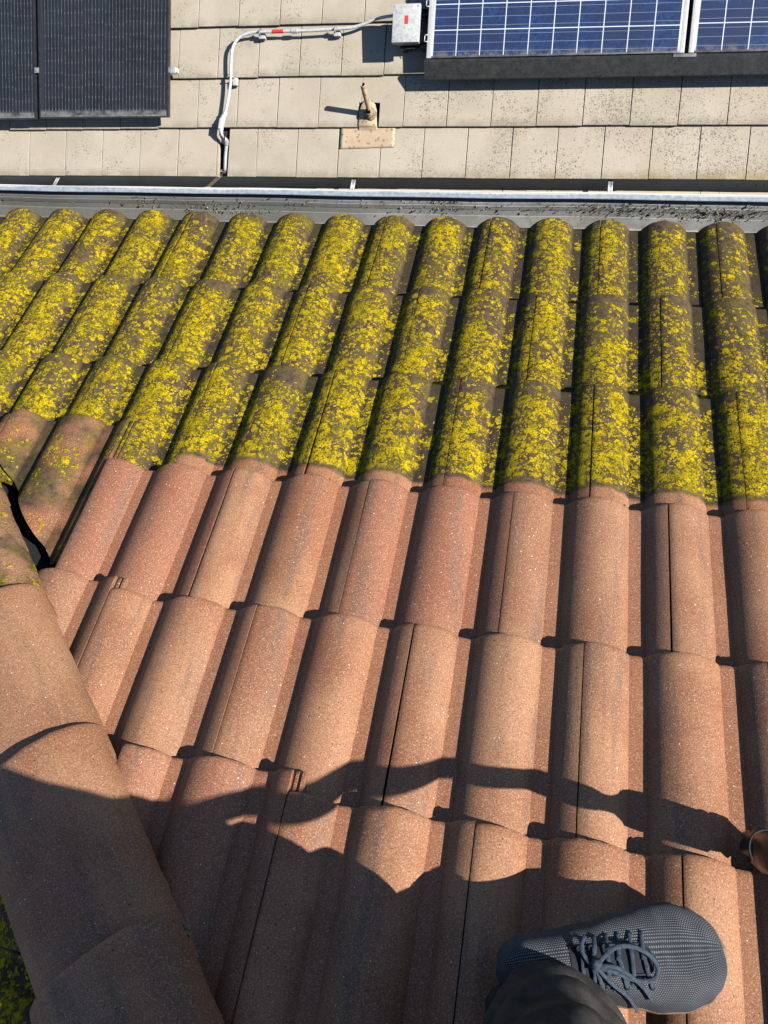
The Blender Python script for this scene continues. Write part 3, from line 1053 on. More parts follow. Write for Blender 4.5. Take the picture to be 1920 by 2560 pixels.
# little wire hooks at the panel's side
for yy in (0.845, 1.06):
    MB().tube([WB(1.236, yy + .02, .150), WB(1.222, yy + .022, .150), WB(1.216, yy + .012, .148), WB(1.216, yy - .012, .148), WB(1.222, yy - .022, .15), WB(1.236, yy - .02, .15)], .0028, 8).build('wire_clip', M['alu'], jb)

def smooth_path(pts, n=8):
    """Catmull-Rom through 3-D points."""
    pts = [Vector(p) for p in pts]
    out = []
    for i in range(len(pts) - 1):
        a, b, c, d = pts[max(i - 1, 0)], pts[i], pts[i + 1], pts[min(i + 2, len(pts) - 1)]
        for j in range(n):
            t = j / n
            out.append(0.5 * ((2 * b) + (c - a) * t + (2 * a - 5 * b + 4 * c - d) * t * t + (3 * b - a - 3 * c + d) * t ** 3))
    out.append(pts[-1])
    return out
M['conduit'] = simple('pale_grey_conduit', (0.66, 0.67, 0.66), .42, .15, var=.18, scale=60)
con = thing('conduit', 'pale grey metal conduit with red band, bent down from the junction box to the eave', 'conduit', WB(0.2, .9, .04), kind='thing')
HC = 0.048
run = [(1.01, 1.016, .09), (.93, 1.016, .075), (.85, 1.008, .06), (.775, .984, .05), (.72, .970, HC), (.65, .961, HC), (.40, .953, HC), (.19, .953, HC), (.02, .953, HC), (-.045, .948, HC), (-.110, .930, HC), (-.152, .893, HC), (-.176, .838, HC), (-.183, .735, HC), (-.183, .64, HC), (-.192, .56, HC), (-.208, .47, HC), (-.220, .422, HC)]
MB().tube(smooth_path([WB(*p) for p in run], 6), .0107, 12).build('pipe', M['conduit'], con)
m_ = MB()
for x in (.268, .283, .298):
    m_.tube([WB(x - .005, .953, HC), WB(x + .005, .953, HC)], .0168, 12)
m_.tube([WB(.255, .953, HC), WB(.315, .953, HC)], .0142, 12)
m_.build('coupling', M['conduit'], con, auto=35)
MB().tube([WB(.118, .953, HC), WB(.200, .953, HC)], .0124, 14).build('red_band', M['red'], con, auto=35)
M['block'] = simple('grey_rubber_block', (0.5, 0.52, 0.5), .6, var=.15)
for (x, y, vert) in ((.035, .953, 0), (.58, .957, 0), (-.182, .650, 1)):
    m_ = MB()
    if vert:
        m_.box((x + .022, y - .012, .012), (.034, .052, .034), WB, .003)
    else:
        m_.box((x, y - .020, .012), (.046, .034, .034), WB, .003)
    blk = m_.build('standoff_block', M['block'], con, auto=30)
    m2 = MB()
    for a in range(2):
        pass
    if vert:
        m2.tube([WB(x - .016, y + .01, HC - .012), WB(x - .013, y + .01, HC + .008), WB(x, y + .01, HC + .0145), WB(x + .013, y + .01, HC + .008), WB(x + .02, y + .01, HC - .02)], .0035, 8)
        m2.tube([WB(x - .02, y + .012, HC - .005), WB(x - .032, y + .012, HC - .005)], .003, 8)
    else:
        m2.tube([WB(x - .01, y - .016, HC - .02), WB(x - .01, y - .012, HC + .009), WB(x - .01, y, HC + .0145), WB(x - .01, y + .012, HC + .009), WB(x - .01, y + .02, HC - .012)], .0035, 8)
        m2.box((x, y + .010, HC + .004), (.026, .014, .018), WB, .002)
        m2.tube([WB(x - .006, y + .004, HC + .01), WB(x - .006, y - .002, HC + .026)], .0045, 8)
    m2.build('clip', M['gal'], blk, auto=35)
# elbow fitting, then grey flexible lead into the eave
m_ = MB()
m_.tube([WB(-.219, .428, HC), WB(-.226, .400, HC)], [.0165, .0165], 12)
m_.build('fitting', M['conduit'], con, auto=35)
lb = MB()
lb.tube(smooth_path([WB(-.222, .415, HC), WB(-.236, .385, HC + .002), WB(-.250, .335, HC), WB(-.251, .300, HC - .004), WB(-.243, .272, .035)], 4),
        [.012 + .009 * math.sin(math.pi * min(1, i / 14)) for i in range(17)], 12)
lb.build('elbow_body', M['conduit'], con, auto=40)
lid_ = MB().box((0, 0, 0), (.022, .072, .008), lambda x, y, z: WB(-.2475 + x + y * .16, .345 + y, HC + .020 + z), .0035)
lid_.build('elbow_cover', simple('bright_cover', (.74, .75, .74), .4, .2), con, auto=30)
M['leadgrey'] = simple('grey_flex', (0.42, 0.43, 0.44), .5, .1)
fl = MB()
fl.tube(smooth_path([WB(-.245, .275, .035), WB(-.236, .262, .028), WB(-.226, .248, .016), WB(-.224, .235, .004), WB(-.228, .215, -.004)], 4), [.011, .012, .010, .012, .010, .012, .013, .015, .017, .018, .018, .018, .018, .017, .016, .015, .014], 10)
fl.tube(smooth_path([WB(-.228, .215, -.006), WB(-.236, .16, -.012), WB(-.240, .09, -.016), WB(-.243, .045, -.024)], 4), .0125, 10)
fl.build('flexible_lead', M['leadgrey'], con)
wr = MB()
wr.tube(smooth_path([WB(-.246, .285, .045), WB(-.238, .262, .036), WB(-.232, .245, .03), WB(-.238, .262, .026)], 4), .003, 6)
wr.tube(smooth_path([WB(-.232, .285, .045), WB(-.226, .262, .038), WB(-.229, .24, .03)], 4), .003, 6)
wr.build('cable', M['felt'], con)

# ------------------------------------------------------------------ vent pipe
k = NT('peach_vent_paint')
p_ = k.pos()
c_ = k.mix(k.ss(k.noise(p_, 9, 3)[0], .3, .7), (0.50, 0.375, 0.25), (0.58, 0.45, 0.31))
v_ = k.vor(k.vm('ADD', p_, (0, 0, 0)), 34)
sp_ = k.ma('MULTIPLY', k.ss(k.ma('SUBTRACT', k.ma('MULTIPLY', k.ma('GREATER_THAN', k.xyz(v_['Color'])[0], .45), .42), k.ma('ADD', v_['Distance'], k.ma('MULTIPLY', k.noise(p_, 90, 3)[0], .18))), -.03, .05), .7)
c_ = k.mix(sp_, c_, (0.25, 0.165, 0.10))
M['vent'] = k.fin(c_, .6, 0, .35)
k = NT('dirty_boot')
p_ = k.pos()
c_ = k.mix(k.ss(k.noise(p_, 60, 4, .7)[0], .4, .62), (0.44, 0.33, 0.215), (0.15, 0.11, 0.075))
M['boot'] = k.fin(c_, .85, 0, .2)
vp = thing('vent_pipe', 'short peach painted vent pipe in a square metal flashing on the flat tiles', 'vent pipe', WB(.83, .42), kind='thing')
vb = WB(.835, .418, .0)
top_ = vb + Vector((-.004, 0, .275))
m_ = MB()
n_ = 20
prof_ = [(0.0175, -.01), (0.0175, .275), (0.0152, .275), (0.0152, .15), (0.0148, -.01)]
vs, fs = [], []
for (r_, h_) in prof_:
    for j in range(n_):
        a_ = 2 * math.pi * j / n_
        vs.append(vb.lerp(top_, (h_ / .275)) + Vector((r_ * math.cos(a_), r_ * math.sin(a_), 0)))
for i in range(len(prof_) - 1):
    for j in range(n_):
        fs.append((i * n_ + j, i * n_ + (j + 1) % n_, (i + 1) * n_ + (j + 1) % n_, (i + 1) * n_ + j))
m_.add(vs, fs)
m_.build('pipe', M['vent'], vp, auto=35)
m_ = MB()
vs, fs = [], []
for i, (r_, h_) in enumerate([(.046, .004), (.047, .012), (.040, .020), (.034, .030), (.034, .038), (.028, .044), (.024, .052), (.0235, .060), (.0165, .064)]):
    for j in range(24):
        a_ = 2 * math.pi * j / 24
        rr_ = r_ * (1 + .05 * noise.noise(Vector((math.cos(a_) * 3, math.sin(a_) * 3, i * .7))))
        q = WB(.835 + rr_ * math.cos(a_), .418 + rr_ * math.sin(a_), h_)
        vs.append(q + Vector((0, -h_ * .41, 0)) * .0)
for i in range(8):
    for j in range(24):
        fs.append((i * 24 + j, i * 24 + (j + 1) % 24, (i + 1) * 24 + (j + 1) % 24, (i + 1) * 24 + j))
m_.add(vs, fs)
m_.build('collar', M['boot'], vp)
# flashing: apron on the eave course, neck rising into the notch
def zb0(y):
    return -TB * y / GB
vs, fs = [], []
nx_, ny_ = 16, 8
for j in range(ny_ + 1):
    for i in range(nx_ + 1):
        u_, v2 = i / nx_, j / ny_
        x = .621 + u_ * .394 + .0025 * noise.noise(Vector((v2 * 6, 3, 1))) * (1 if i == 0 else 0) + .007 * noise.noise(Vector((v2 * 9, 8, 1))) * (1 if i == nx_ else 0)
        y = .192 + v2 * .150 + .003 * noise.noise(Vector((u_ * 7, 2, 2))) * (1 if j == 0 else 0) + .012 * u_ * (1 - v2)
        lift = .006 + .0035 * noise.noise(Vector((u_ * 5, v2 * 4, 2))) + (.008 * abs(noise.noise(Vector((v2 * 8, 5, 5)))) if i >= nx_ - 1 else 0)
        vs.append(WB(x, y, zb0(y) + lift))
for j in range(ny_):
    for i in range(nx_):
        a_ = j * (nx_ + 1) + i
        fs.append((a_, a_ + 1, a_ + nx_ + 2, a_ + nx_ + 1))
m_ = MB().add(vs, fs)
vs, fs = [], []
ys_ = [.318, .330, .338, .346, .36, .40, .44, .48, .515]
for j, y in enumerate(ys_):
    for i in range(13):
        u_ = i / 12 * 2 - 1
        hw = .070 - .006 * min(1, max(0, (y - .335) / .06))
        if y > .42:
            hw = .064 * math.sqrt(max(.02, 1 - ((y - .42) / .1) ** 2))
        x = .818 + u_ * hw
        zz = zb0(y) + .0085 if y < .332 else (-.008 + .010 * (1 - u_ * u_) + (.010 if y > .345 else .003))
        vs.append(WB(x, y, zz))
for j in range(len(ys_) - 1):
    for i in range(12):
        a_ = j * 13 + i
        fs.append((a_, a_ + 1, a_ + 14, a_ + 13))
m_.add(vs, fs)
fo = m_.build('flashing', M['vent'], vp)
sm = fo.modifiers.new('thick', 'SOLIDIFY')
sm.thickness = .0018
sm.offset = 1

# ------------------------------------------------------------------ walls and ground below the eaves (hardly seen)
M['stucco'] = simple('stucco', (0.42, 0.36, 0.28), .9, bump=.4, scale=60)
M['ground'] = simple('paving_ground', (0.16, 0.15, 0.14), .9, bump=.4, scale=6)
w_ = MB().box((-.4, -.25, -2.9), (3.6, .18, 5.4)).build('house_wall', M['stucco'], None, Vector((-.4, -.25, -5.6)), smooth=False)
tag(w_, 'stucco wall of the near house below the mossy eave', 'wall', kind='thing')
MB().box((-.4, -.06, -.115), (3.6, .02, .14)).build('fascia', M['fascia'], w_, smooth=False)
w2 = MB().box((-1.5, 2.75, -4.3), (7.0, .18, 2.6)).build('house_wall', M['stucco'], None, Vector((-1.5, 2.75, -5.6)), smooth=False)
tag(w2, 'stucco wall of the lower house under the flat tiles', 'wall', kind='thing')
g_ = MB().add([(-60, -60, -5.6), (60, -60, -5.6), (60, 60, -5.6), (-60, 60, -5.6)], [(0, 1, 2, 3)]).build('ground', M['ground'], None, Vector((0, 0, -5.6)), smooth=False)
g_['kind'] = 'structure'

# ------------------------------------------------------------------ the photographer: shoes, trousers, body (only one foot is in view)
def knit():
    k = NT('grey_knit_upper')
    uv = k.n('ShaderNodeUVMap').outputs[0]
    p = k.pos()
    q = k.xyz(uv)
    # offset rows of pale dots on a dark blue-grey ground
    row = k.ma('FLOOR', q[1])
    fx = k.ma('SUBTRACT', k.ma('FRACT', k.ma('ADD', q[0], k.ma('MULTIPLY', k.ma('MODULO', row, 2.0), .5))), .5)
    fy = k.ma('SUBTRACT', k.ma('FRACT', q[1]), .5)
    d = k.ma('SQRT', k.ma('ADD', k.ma('MULTIPLY', fx, fx), k.ma('MULTIPLY', k.ma('MULTIPLY', fy, fy), 1.6)))
    dot = k.ss(d, .40, .24)
    n1 = k.noise(p, 30, 4, .6)[0]
    base = k.mix(k.ss(n1, .3, .7), (0.022, 0.026, 0.034), (0.036, 0.042, 0.053))
    pale = k.mix(k.ss(k.noise(p, 14, 3)[0], .35, .65), (0.13, 0.138, 0.148), (0.23, 0.237, 0.245))
    c = k.mix(dot, base, pale)
    k.bump(dot, .5, .0018)
    return k.fin(c, .8, 0, .25)
M['knit'] = knit()
M['lace'] = simple('blue_grey_lace', (0.045, 0.065, 0.095), .85, var=.5, scale=220, bump=.4)
M['tongue'] = simple('dark_tongue', (0.018, 0.022, 0.03), .9)
M['sole'] = simple('tan_rubber_sole', (0.26, 0.20, 0.11), .7, var=.3)
M['eyelet'] = simple('pale_eyelet', (0.5, 0.48, 0.44), .5)
SA = math.radians(15)
def shoe_frame(hx_, hy_, ang, lift=0.004):
    ca, sa = math.cos(ang), math.sin(ang)
    def fr(x, y, z):
        return WA(hx_ + x * ca - y * sa, hy_ + x * sa + y * ca, lift + z)
    return fr
LS = 0.312
TY = -0.012
def half_w(s, side):
    # outline half width, side +1 = the outer (far) side
    pts = [(0, .0), (.015, .020), (.05, .033), (.12, .040), (.25, .041), (.40, .046), (.55, .0565), (.68, .0655), (.78, .066), (.87, .0575), (.94, .043), (.98, .026), (1.0, .0)]
    if side < 0:
        pts = [(0, .0), (.015, .020), (.05, .033), (.12, .040), (.25, .040), (.40, .044), (.55, .055), (.68, .065), (.78, .0665), (.87, .060), (.94, .046), (.98, .028), (1.0, .0)]
    for a, b in zip(pts, pts[1:]):
        if s <= b[0]:
            t = (s - a[0]) / (b[0] - a[0])
            t2 = t if s < .05 or s > .9 else t * t * (3 - 2 * t)
            return a[1] + (b[1] - a[1]) * t2
    return 0
def top_h(s):
    pts = [(0, .062), (.04, .085), (.12, .098), (.28, .104), (.42, .100), (.55, .086), (.68, .071), (.80, .060), (.90, .049), (.96, .038), (1.0, .018)]
    for a, b in zip(pts, pts[1:]):
        if s <= b[0]:
            t = (s - a[0]) / (b[0] - a[0])
            return a[1] + (b[1] - a[1]) * (t * t * (3 - 2 * t) * .5 + t * .5)
    return .02
def upper_pt(s, q):
    """q 0..1 across from the near side over the top to the far side."""
    a = math.pi * q
    side = -1 if q < .5 else 1
    w = half_w(s, side)
    h = top_h(s) - .012
    c_, s_ = math.cos(a), math.sin(a)
    y = -w * math.copysign(abs(c_) ** .75, c_)
    z = .012 + h * max(0, s_) ** .72
    # soft crease lines over the toe joint
    z += .0016 * math.sin((s - .62) * 95) * math.exp(-((s - .70) / .07) ** 2) * max(0, s_) * (.4 + .6 * noise.noise(Vector((q * 5, s * 6, 3))))
    z += .0012 * noise.noise(Vector((s * 9, q * 6, 1.1)))
    return (s * LS, y, z)
def make_shoe(fr, name, par, laces=True):
    t = link(name, None, fr(.1, 0, 0), None, par)
    ns, nq = 72, 40
    V, F, UV = [], [], []
    for i in range(ns + 1):
        s_ = 1 - (1 - i / ns) ** 1.0
        s_ = .5 - .5 * math.cos(math.pi * i / ns)
        arc = 0
        prev = None
        for j in range(nq + 1):
            p_ = upper_pt(min(.9995, max(.0005, s_)), j / nq)
            V.append(fr(*p_))
            UV.append((s_ * LS / .0031, (j / nq) * .175 / .0028))
    for i in range(ns):
        for j in range(nq):
            a_ = i * (nq + 1) + j
            F.append((a_, a_ + 1, a_ + nq + 2, a_ + nq + 1))
    loc = WLOC[t.name]
    me = mesh('upper', [v - loc for v in V], F, M['knit'], True, uv=UV)
    link('upper', me, loc, None, t)
    # sole
    ring = []
    for i in range(41):
        ring.append((i / 40, 1))
    for i in range(39, 0, -1):
        ring.append((i / 40, -1))
    V, F = [], []
    lv = [(0.0, -.002), (.004, .0002), (.012, .0004), (.015, -.0002), (.0155, -.006)]
    n = len(ring)
    for (z, o_) in lv:
        for (s_, sd) in ring:
            s2 = .5 - .5 * math.cos(math.pi * s_)
            w = half_w(s2, sd) + o_
            xx = s2 * LS + o_ * (2 * s2 - 1)
            V.append(fr(xx, sd * max(w, 0), z + .010 * max(0, (s2 - .8) / .2) ** 2))
    for i in range(len(lv) - 1):
        for j in range(n):
            F.append((i * n + j, i * n + (j + 1) % n, (i + 1) * n + (j + 1) % n, (i + 1) * n + j))
    F.append(tuple(range(n - 1, -1, -1)))
    link('sole', mesh('sole', [v - loc for v in V], F, M['sole']), loc, None, t)
    if not laces:
        return t
    def up(s_, y, dz=0.0):
        """point on the upper's top, y across"""
        w = half_w(s_, 1 if y > 0 else -1)
        r = max(-1, min(1, y / w))
        a_ = abs(r) ** (1 / .75)
        z = .012 + (top_h(s_) - .012) * max(0, math.sqrt(max(0, 1 - a_ * a_))) ** .72
        return fr(s_ * LS, y, z + dz)
    # throat: dark slot with a rounded end towards the toe
    V, F = [], []
    m = 26
    for i in range(m + 1):
        s_ = .30 + (.655 - .30) * i / m
        e = max(0, (s_ - .60) / .055)
        hw = .0165 * math.sqrt(max(0.02, 1 - min(1, e) ** 2)) * (1 + .25 * (s_ < .45) * (.45 - s_) / .15)
        for j in range(9):
            y = TY + hw * (j / 4 - 1)
            V.append(up(s_, y, .0010 - .0 * abs(j - 4)))
    for i in range(m):
        for j in range(8):
            a_ = i * 9 + j
            F.append((a_, a_ + 1, a_ + 10, a_ + 9))
    link('tongue', mesh('tongue', [v - loc for v in V], F, M['tongue']), loc, None, t)
    m_ = MB()
    rim = [up(.30 + (.655 - .30) * i / 20, TY + sd * .0172 * math.sqrt(max(.0, 1 - max(0, (.30 + .355 * i / 20 - .60) / .055) ** 2)), .0016) for sd, rng in ((1, range(0, 21)), (-1, range(20, -1, -1))) for i in rng]
    m_.tube(rim, .0014, 6)
    m_.build('throat_binding', M['knit'], t)
    ey = MB()
    eye = []
    for i in range(6):
        s_ = .36 + i * .052
        for sd in (1, -1):
            y = TY + sd * (.0262 + .001 * i)
            eye.append((s_, y, sd))
            c0 = up(s_, y, .0006)
            nrm = (up(s_, y, .01) - up(s_, y, 0)).normalized()
            ey.tube([c0 - nrm * .001, c0 + nrm * .0016], .0030, 10)
    ey.build('eyelet', M['tongue'], t)
    la = MB()
    def lace(pts, r=.0030, fl=.28):
        la.tube(smooth_path(pts, 6), r, 8, flat=fl, up=WA(0, 0, 1) - WA(0, 0, 0))
    for i in range(6):
        s_ = .36 + i * .052
        jx = rnd.uniform(-.006, .006)
        a0 = up(s_, TY + .0275 + .001 * i, .002)
        a1 = up(s_ - .010, TY + .014, .0055 + (.004 if i < 3 else 0))
        a2 = up(s_ - .024 + jx, TY - .002, .0042)
        lace([a0, a1, a2] if i % 2 else [a0, a1, up(s_ - .02, TY - .014, .005), up(s_ - .028, TY - .0275, .002)], .0028)
        b0 = up(s_, TY - .0275 - .001 * i, .002)
        if i % 2:
            lace([b0, up(s_ - .012, TY - .014, .0055), up(s_ - .02 + jx, TY + .004, .0048)], .0028)
    # the bow: a loose loop and trailing strands
    kz = lambda s_, y, h: up(s_ + .015, y + TY + .002, h)
    lace([kz(.375, -.010, .012), kz(.45, .006, .017), kz(.53, .010, .016), kz(.60, .002, .013), kz(.635, -.012, .010), kz(.61, -.026, .010), kz(.54, -.027, .013), kz(.45, -.018, .016), kz(.375, -.010, .013)], .0029, .42)
    lace([kz(.375, -.010, .014), kz(.46, -.014, .018), kz(.55, -.031, .013), kz(.60, -.046, .008)], .0027, .42)
    lace([kz(.375, -.010, .013), kz(.43, -.027, .016), kz(.50, -.040, .012), kz(.55, -.050, .006)], .0027, .42)
    lace([kz(.375, -.010, .012), kz(.40, -.030, .015), kz(.44, -.046, .010), kz(.47, -.060, .004)], .0027, .42)
    lace([kz(.375, -.010, .012), kz(.37, -.030, .014), kz(.42, -.050, .008), kz(.45, -.066, .003)], .0027, .42)
    lace([kz(.36, -.010, .012), kz(.33, .010, .012), kz(.36, .026, .008)], .0027, .42)
    la.tube([kz(.365, -.013, .011), kz(.385, -.005, .016)], .0065, 8)
    la.build('lace', M['lace'], t)
    return t

person = thing('person', 'person in dark trousers and grey knitted lace-up shoe, standing on the tiles at bottom right', 'person', WA(.09, -2.0), kind='thing')
frL = shoe_frame(.050, -1.918, SA)
frR = shoe_frame(.055, -2.165, SA - .05)
sh1 = make_shoe(frL, 'shoe', person)
sh2 = make_shoe(frR, 'shoe', person, False)

# trousers: one mesh, two legs meeting at the hips, with folds gathered over the shoe
kt = NT('charcoal_trousers')
p_ = kt.pos()
n1_ = kt.noise(p_, 40, 4, .6)[0]
c_ = kt.mix(kt.ss(n1_, .3, .7), (0.030, 0.028, 0.027), (0.070, 0.065, 0.060))
w1 = kt.noise(p_, 900, 2, .6)[0]
c_ = kt.mix(kt.ma('MULTIPLY', kt.ss(w1, .5, .75), .4), c_, (0.13, 0.12, 0.105))
kt.bump(w1, .25, .001)
M['trousers'] = kt.fin(c_, .9, 0, .15)
AL = WA(.118, -1.928, .0)      # left ankle on the roof
AR = WA(.118, -2.155, .0)
HIPL, HIPR = Vector((.09, -1.80, 1.60)), Vector((.09, -1.955, 1.60))
tm = MB()
def leg(base, ctr_xy, hip, rads, seed, fold):
    """rads: [(height above the base, rx, ry)]"""
    V, F = [], []
    n = 40
    zs = []
    H = hip.z - base.z
    for i in range(60):
        t = (i / 59) ** 1.25
        zs.append(t)
    for t in zs:
        h = .070 + t * (H - .070)
        for (a, b) in zip(rads, rads[1:]):
            if h <= b[0] or b is rads[-1]:
                u = min(1, max(0, (h - a[0]) / (b[0] - a[0])))
                u = u * u * (3 - 2 * u)
                rx, ry = a[1] + (b[1] - a[1]) * u, a[2] + (b[2] - a[2]) * u
                break
        u = min(1, max(0, (h - .25) / (H - .25)))
        cx = ctr_xy[0] + (hip.x - ctr_xy[0]) * u * u
        cy = ctr_xy[1] + (hip.y - ctr_xy[1]) * u - .028 * max(0, 1 - h / .22)
        for j in range(n):
            q = 2 * math.pi * j / n
            k1 = math.exp(-h / .22)
            wr = fold * k1 * (math.sin(h * 62 + 2.2 * math.sin(q + seed) + 2.5 * noise.noise(Vector((math.cos(q) * 1.3, math.sin(q) * 1.3, seed))))) 
            wr += .007 * noise.noise(Vector((math.cos(q) * 1.6, math.sin(q) * 1.6, h * 6 + seed)))
            # cuff dips over the heel
            zz = base.z + h + (1 - t) ** 6 * (-.022 * math.cos(q - math.pi) + .010 * math.sin(q * 2 + seed))
            V.append((cx + (rx + wr) * math.cos(q), cy + (ry + wr) * math.sin(q), zz))
    for i in range(len(zs) - 1):
        for j in range(n):
            F.append((i * n + j, i * n + (j + 1) % n, (i + 1) * n + (j + 1) % n, (i + 1) * n + j))
    # the cuff turns in
    b0 = len(V)
    for (dr, dz) in ((-.006, .002), (-.010, .03)):
        for j in range(n):
            v = V[j]
            q = Vector((v[0] - ctr_xy[0], v[1] - ctr_xy[1], 0))
            q = q * (1 + dr / max(.02, q.length))
            V.append((ctr_xy[0] + q.x, ctr_xy[1] + q.y, v[2] + dz))
    for j in range(n):
        F.append((b0 + j, b0 + (j + 1) % n, (j + 1) % n, j))
        F.append((b0 + n + j, b0 + n + (j + 1) % n, b0 + (j + 1) % n, b0 + j))
    tm.add(V, F)
leg(AL, (.128, -1.772), HIPL, [(0, .076, .074), (.12, .080, .080), (.35, .080, .088), (.55, .078, .092), (.85, .09, .098)], 1.0, .021)
leg(AR, (.120, -1.938), HIPR, [(0, .080, .090), (.12, .080, .086), (.35, .078, .086), (.55, .078, .078), (.8, .09, .078)], 4.0, .008)
# seat of the trousers
V, F = [], []
for i in range(15):
    a_ = i / 14
    z = 1.56 + .27 * a_
    for j in range(32):
        q = 2 * math.pi * j / 32
        rx, ry = .115 + .012 * math.sin(a_ * 3), .175 + .006 * math.sin(a_ * 3) - .012 * a_
        V.append((.09 + rx * math.cos(q), -1.878 + ry * math.sin(q), z))
for i in range(14):
    for j in range(32):
        F.append((i * 32 + j, i * 32 + (j + 1) % 32, (i + 1) * 32 + (j + 1) % 32, (i + 1) * 32 + j))
F.append(tuple(range(31, -1, -1)))
F.append(tuple(14 * 32 + j for j in range(32)))
tm.add(V, F)
tm.build('trousers', M['trousers'], person)

# body as one skinned surface: ankles, legs, trunk, neck, head, arms (out of the frame; the camera is held out over the slope)
skin_m = simple('skin', (0.50, 0.30, 0.21), .55, var=.12, scale=20)
jo = {'pelvis': ((.09, -1.878, 1.68), .085), 'belly': ((.095, -1.878, 1.85), .09), 'chest': ((.11, -1.875, 2.05), .10), 'neck0': ((.11, -1.87, 2.22), .05), 'neck1': ((.135, -1.86, 2.30), .046),
      'head0': ((.165, -1.85, 2.37), .075), 'head1': ((.165, -1.845, 2.46), .08),
      'sl': ((.11, -1.70, 2.17), .05), 'el': ((.10, -1.60, 1.95), .04), 'wl': ((.07, -1.50, 2.13), .027),
      'sr': ((.11, -2.05, 2.17), .05), 'er': ((.22, -2.02, 1.92), .04), 'wr': ((.38, -1.84, 1.84), .027),
      'hl': ((.09, -1.80, 1.60), .07), 'kl': ((.125, -1.775, 1.24), .05), 'al': ((.122, -1.776, .90), .034),
      'hr': ((.09, -1.955, 1.60), .07), 'kr': ((.12, -1.965, 1.30), .05), 'ar': ((.115, -1.972, .99), .034)}
ed_ = [('pelvis', 'belly'), ('belly', 'chest'), ('chest', 'neck0'), ('neck0', 'neck1'), ('neck1', 'head0'), ('head0', 'head1'), ('chest', 'sl'), ('sl', 'el'), ('el', 'wl'), ('chest', 'sr'), ('sr', 'er'), ('er', 'wr'),
       ('pelvis', 'hl'), ('hl', 'kl'), ('kl', 'al'), ('pelvis', 'hr'), ('hr', 'kr'), ('kr', 'ar')]
def hand(wrist, fwd, nrm, tag_):
    fwd, nrm = Vector(fwd).normalized(), Vector(nrm).normalized()
    sd = fwd.cross(nrm)
    w = Vector(jo[wrist][0])
    jo[tag_ + 'palm'] = (tuple(w + fwd * .055), .022)
    ed_.append((wrist, tag_ + 'palm'))
    for i, (off, ln) in enumerate(((-.030, .065), (-.011, .078), (.010, .074), (.029, .058))):
        pr_ = tag_ + 'palm'
        q = w + fwd * .09 + sd * off
        for j in range(3):
            nm = f'{tag_}f{i}{j}'
            if j:
                q = q + (fwd * (.9 - .55 * j) + nrm * (-.30 - .42 * j)).normalized() * ln * .5
            jo[nm] = (tuple(q), .0095 - .0008 * j)
            ed_.append((pr_, nm))
            pr_ = nm
    pr_ = tag_ + 'palm'
    q = w + fwd * .04 - sd * .034
    for j in range(2):
        nm = f'{tag_}t{j}'
        if j:
            q = q + fwd * .035 - sd * .012 - nrm * .018
        jo[nm] = (tuple(q), .010)
        ed_.append((pr_, nm))
        pr_ = nm
hand('wl', (-.02, .10, .05), (0, -.3, 1), 'l')
hand('wr', (.45, .80, -.2), (.2, .1, 1), 'r')
keys = list(jo)
ix = {k_: i for i, k_ in enumerate(keys)}
po = WLOC[person.name]
me = bpy.data.meshes.new('body')
me.from_pydata([Vector(jo[k_][0]) - po for k_ in keys], [(ix[a], ix[b]) for a, b in ed_], [])
me.materials.append(skin_m)
body = link('body', me, po, None, person)
body.modifiers.new('skin', 'SKIN')
for i, k_ in enumerate(keys):
    sv = me.skin_vertices[0].data[i]
    sv.radius = (jo[k_][1], jo[k_][1])
    sv.use_root = k_ == 'pelvis'
body.modifiers['skin'].use_smooth_shade = True
sb = body.modifiers.new('sub', 'SUBSURF')
sb.levels = sb.render_levels = 2
# shirt: trunk and sleeves
M['shirt'] = simple('dark_shirt', (0.06, 0.07, 0.09), .9, var=.2)
sm_ = MB()
V, F = [], []
for i in range(16):
    a_ = i / 15
    z = 1.78 + .45 * a_
    rx = .125 + .018 * math.sin(a_ * math.pi) if a_ < .8 else .125 - .3 * (a_ - .8)
    ry = .165 + .045 * a_ if a_ < .85 else .203 - .8 * (a_ - .85)
    for j in range(32):
        q = 2 * math.pi * j / 32
        V.append((.10 + rx * math.cos(q), -1.876 + ry * math.sin(q), z))
for i in range(15):
    for j in range(32):
        F.append((i * 32 + j, i * 32 + (j + 1) % 32, (i + 1) * 32 + (j + 1) % 32, (i + 1) * 32 + j))
F.append(tuple(15 * 32 + j for j in range(32)))
sm_.add(V, F)
for a, b, c in (('sl', 'el', 'wl'), ('sr', 'er', 'wr')):
    A_, B_, C_ = (Vector(jo[k_][0]) for k_ in (a, b, c))
    sm_.tube(smooth_path([A_, B_, B_.lerp(C_, .8)], 6), [.062 - .0018 * i for i in range(13)], 14, cap=False)
sm_.build('shirt', M['shirt'], person)
# hair
hm = MB()
V, F = [], []
for i in range(9):
    a_ = i / 8 * math.pi * .58
    for j in range(24):
        q = 2 * math.pi * j / 24
        V.append((.155 + .093 * math.sin(a_) * math.cos(q), -1.847 + .086 * math.sin(a_) * math.sin(q), 2.46 + .105 * math.cos(a_)))
for i in range(8):
    for j in range(24):
        F.append((i * 24 + j, i * 24 + (j + 1) % 24, (i + 1) * 24 + (j + 1) % 24, (i + 1) * 24 + j))
hm.add(V, F)
hm.build('hair', simple('brown_hair', (0.06, 0.04, 0.025), .8), person)

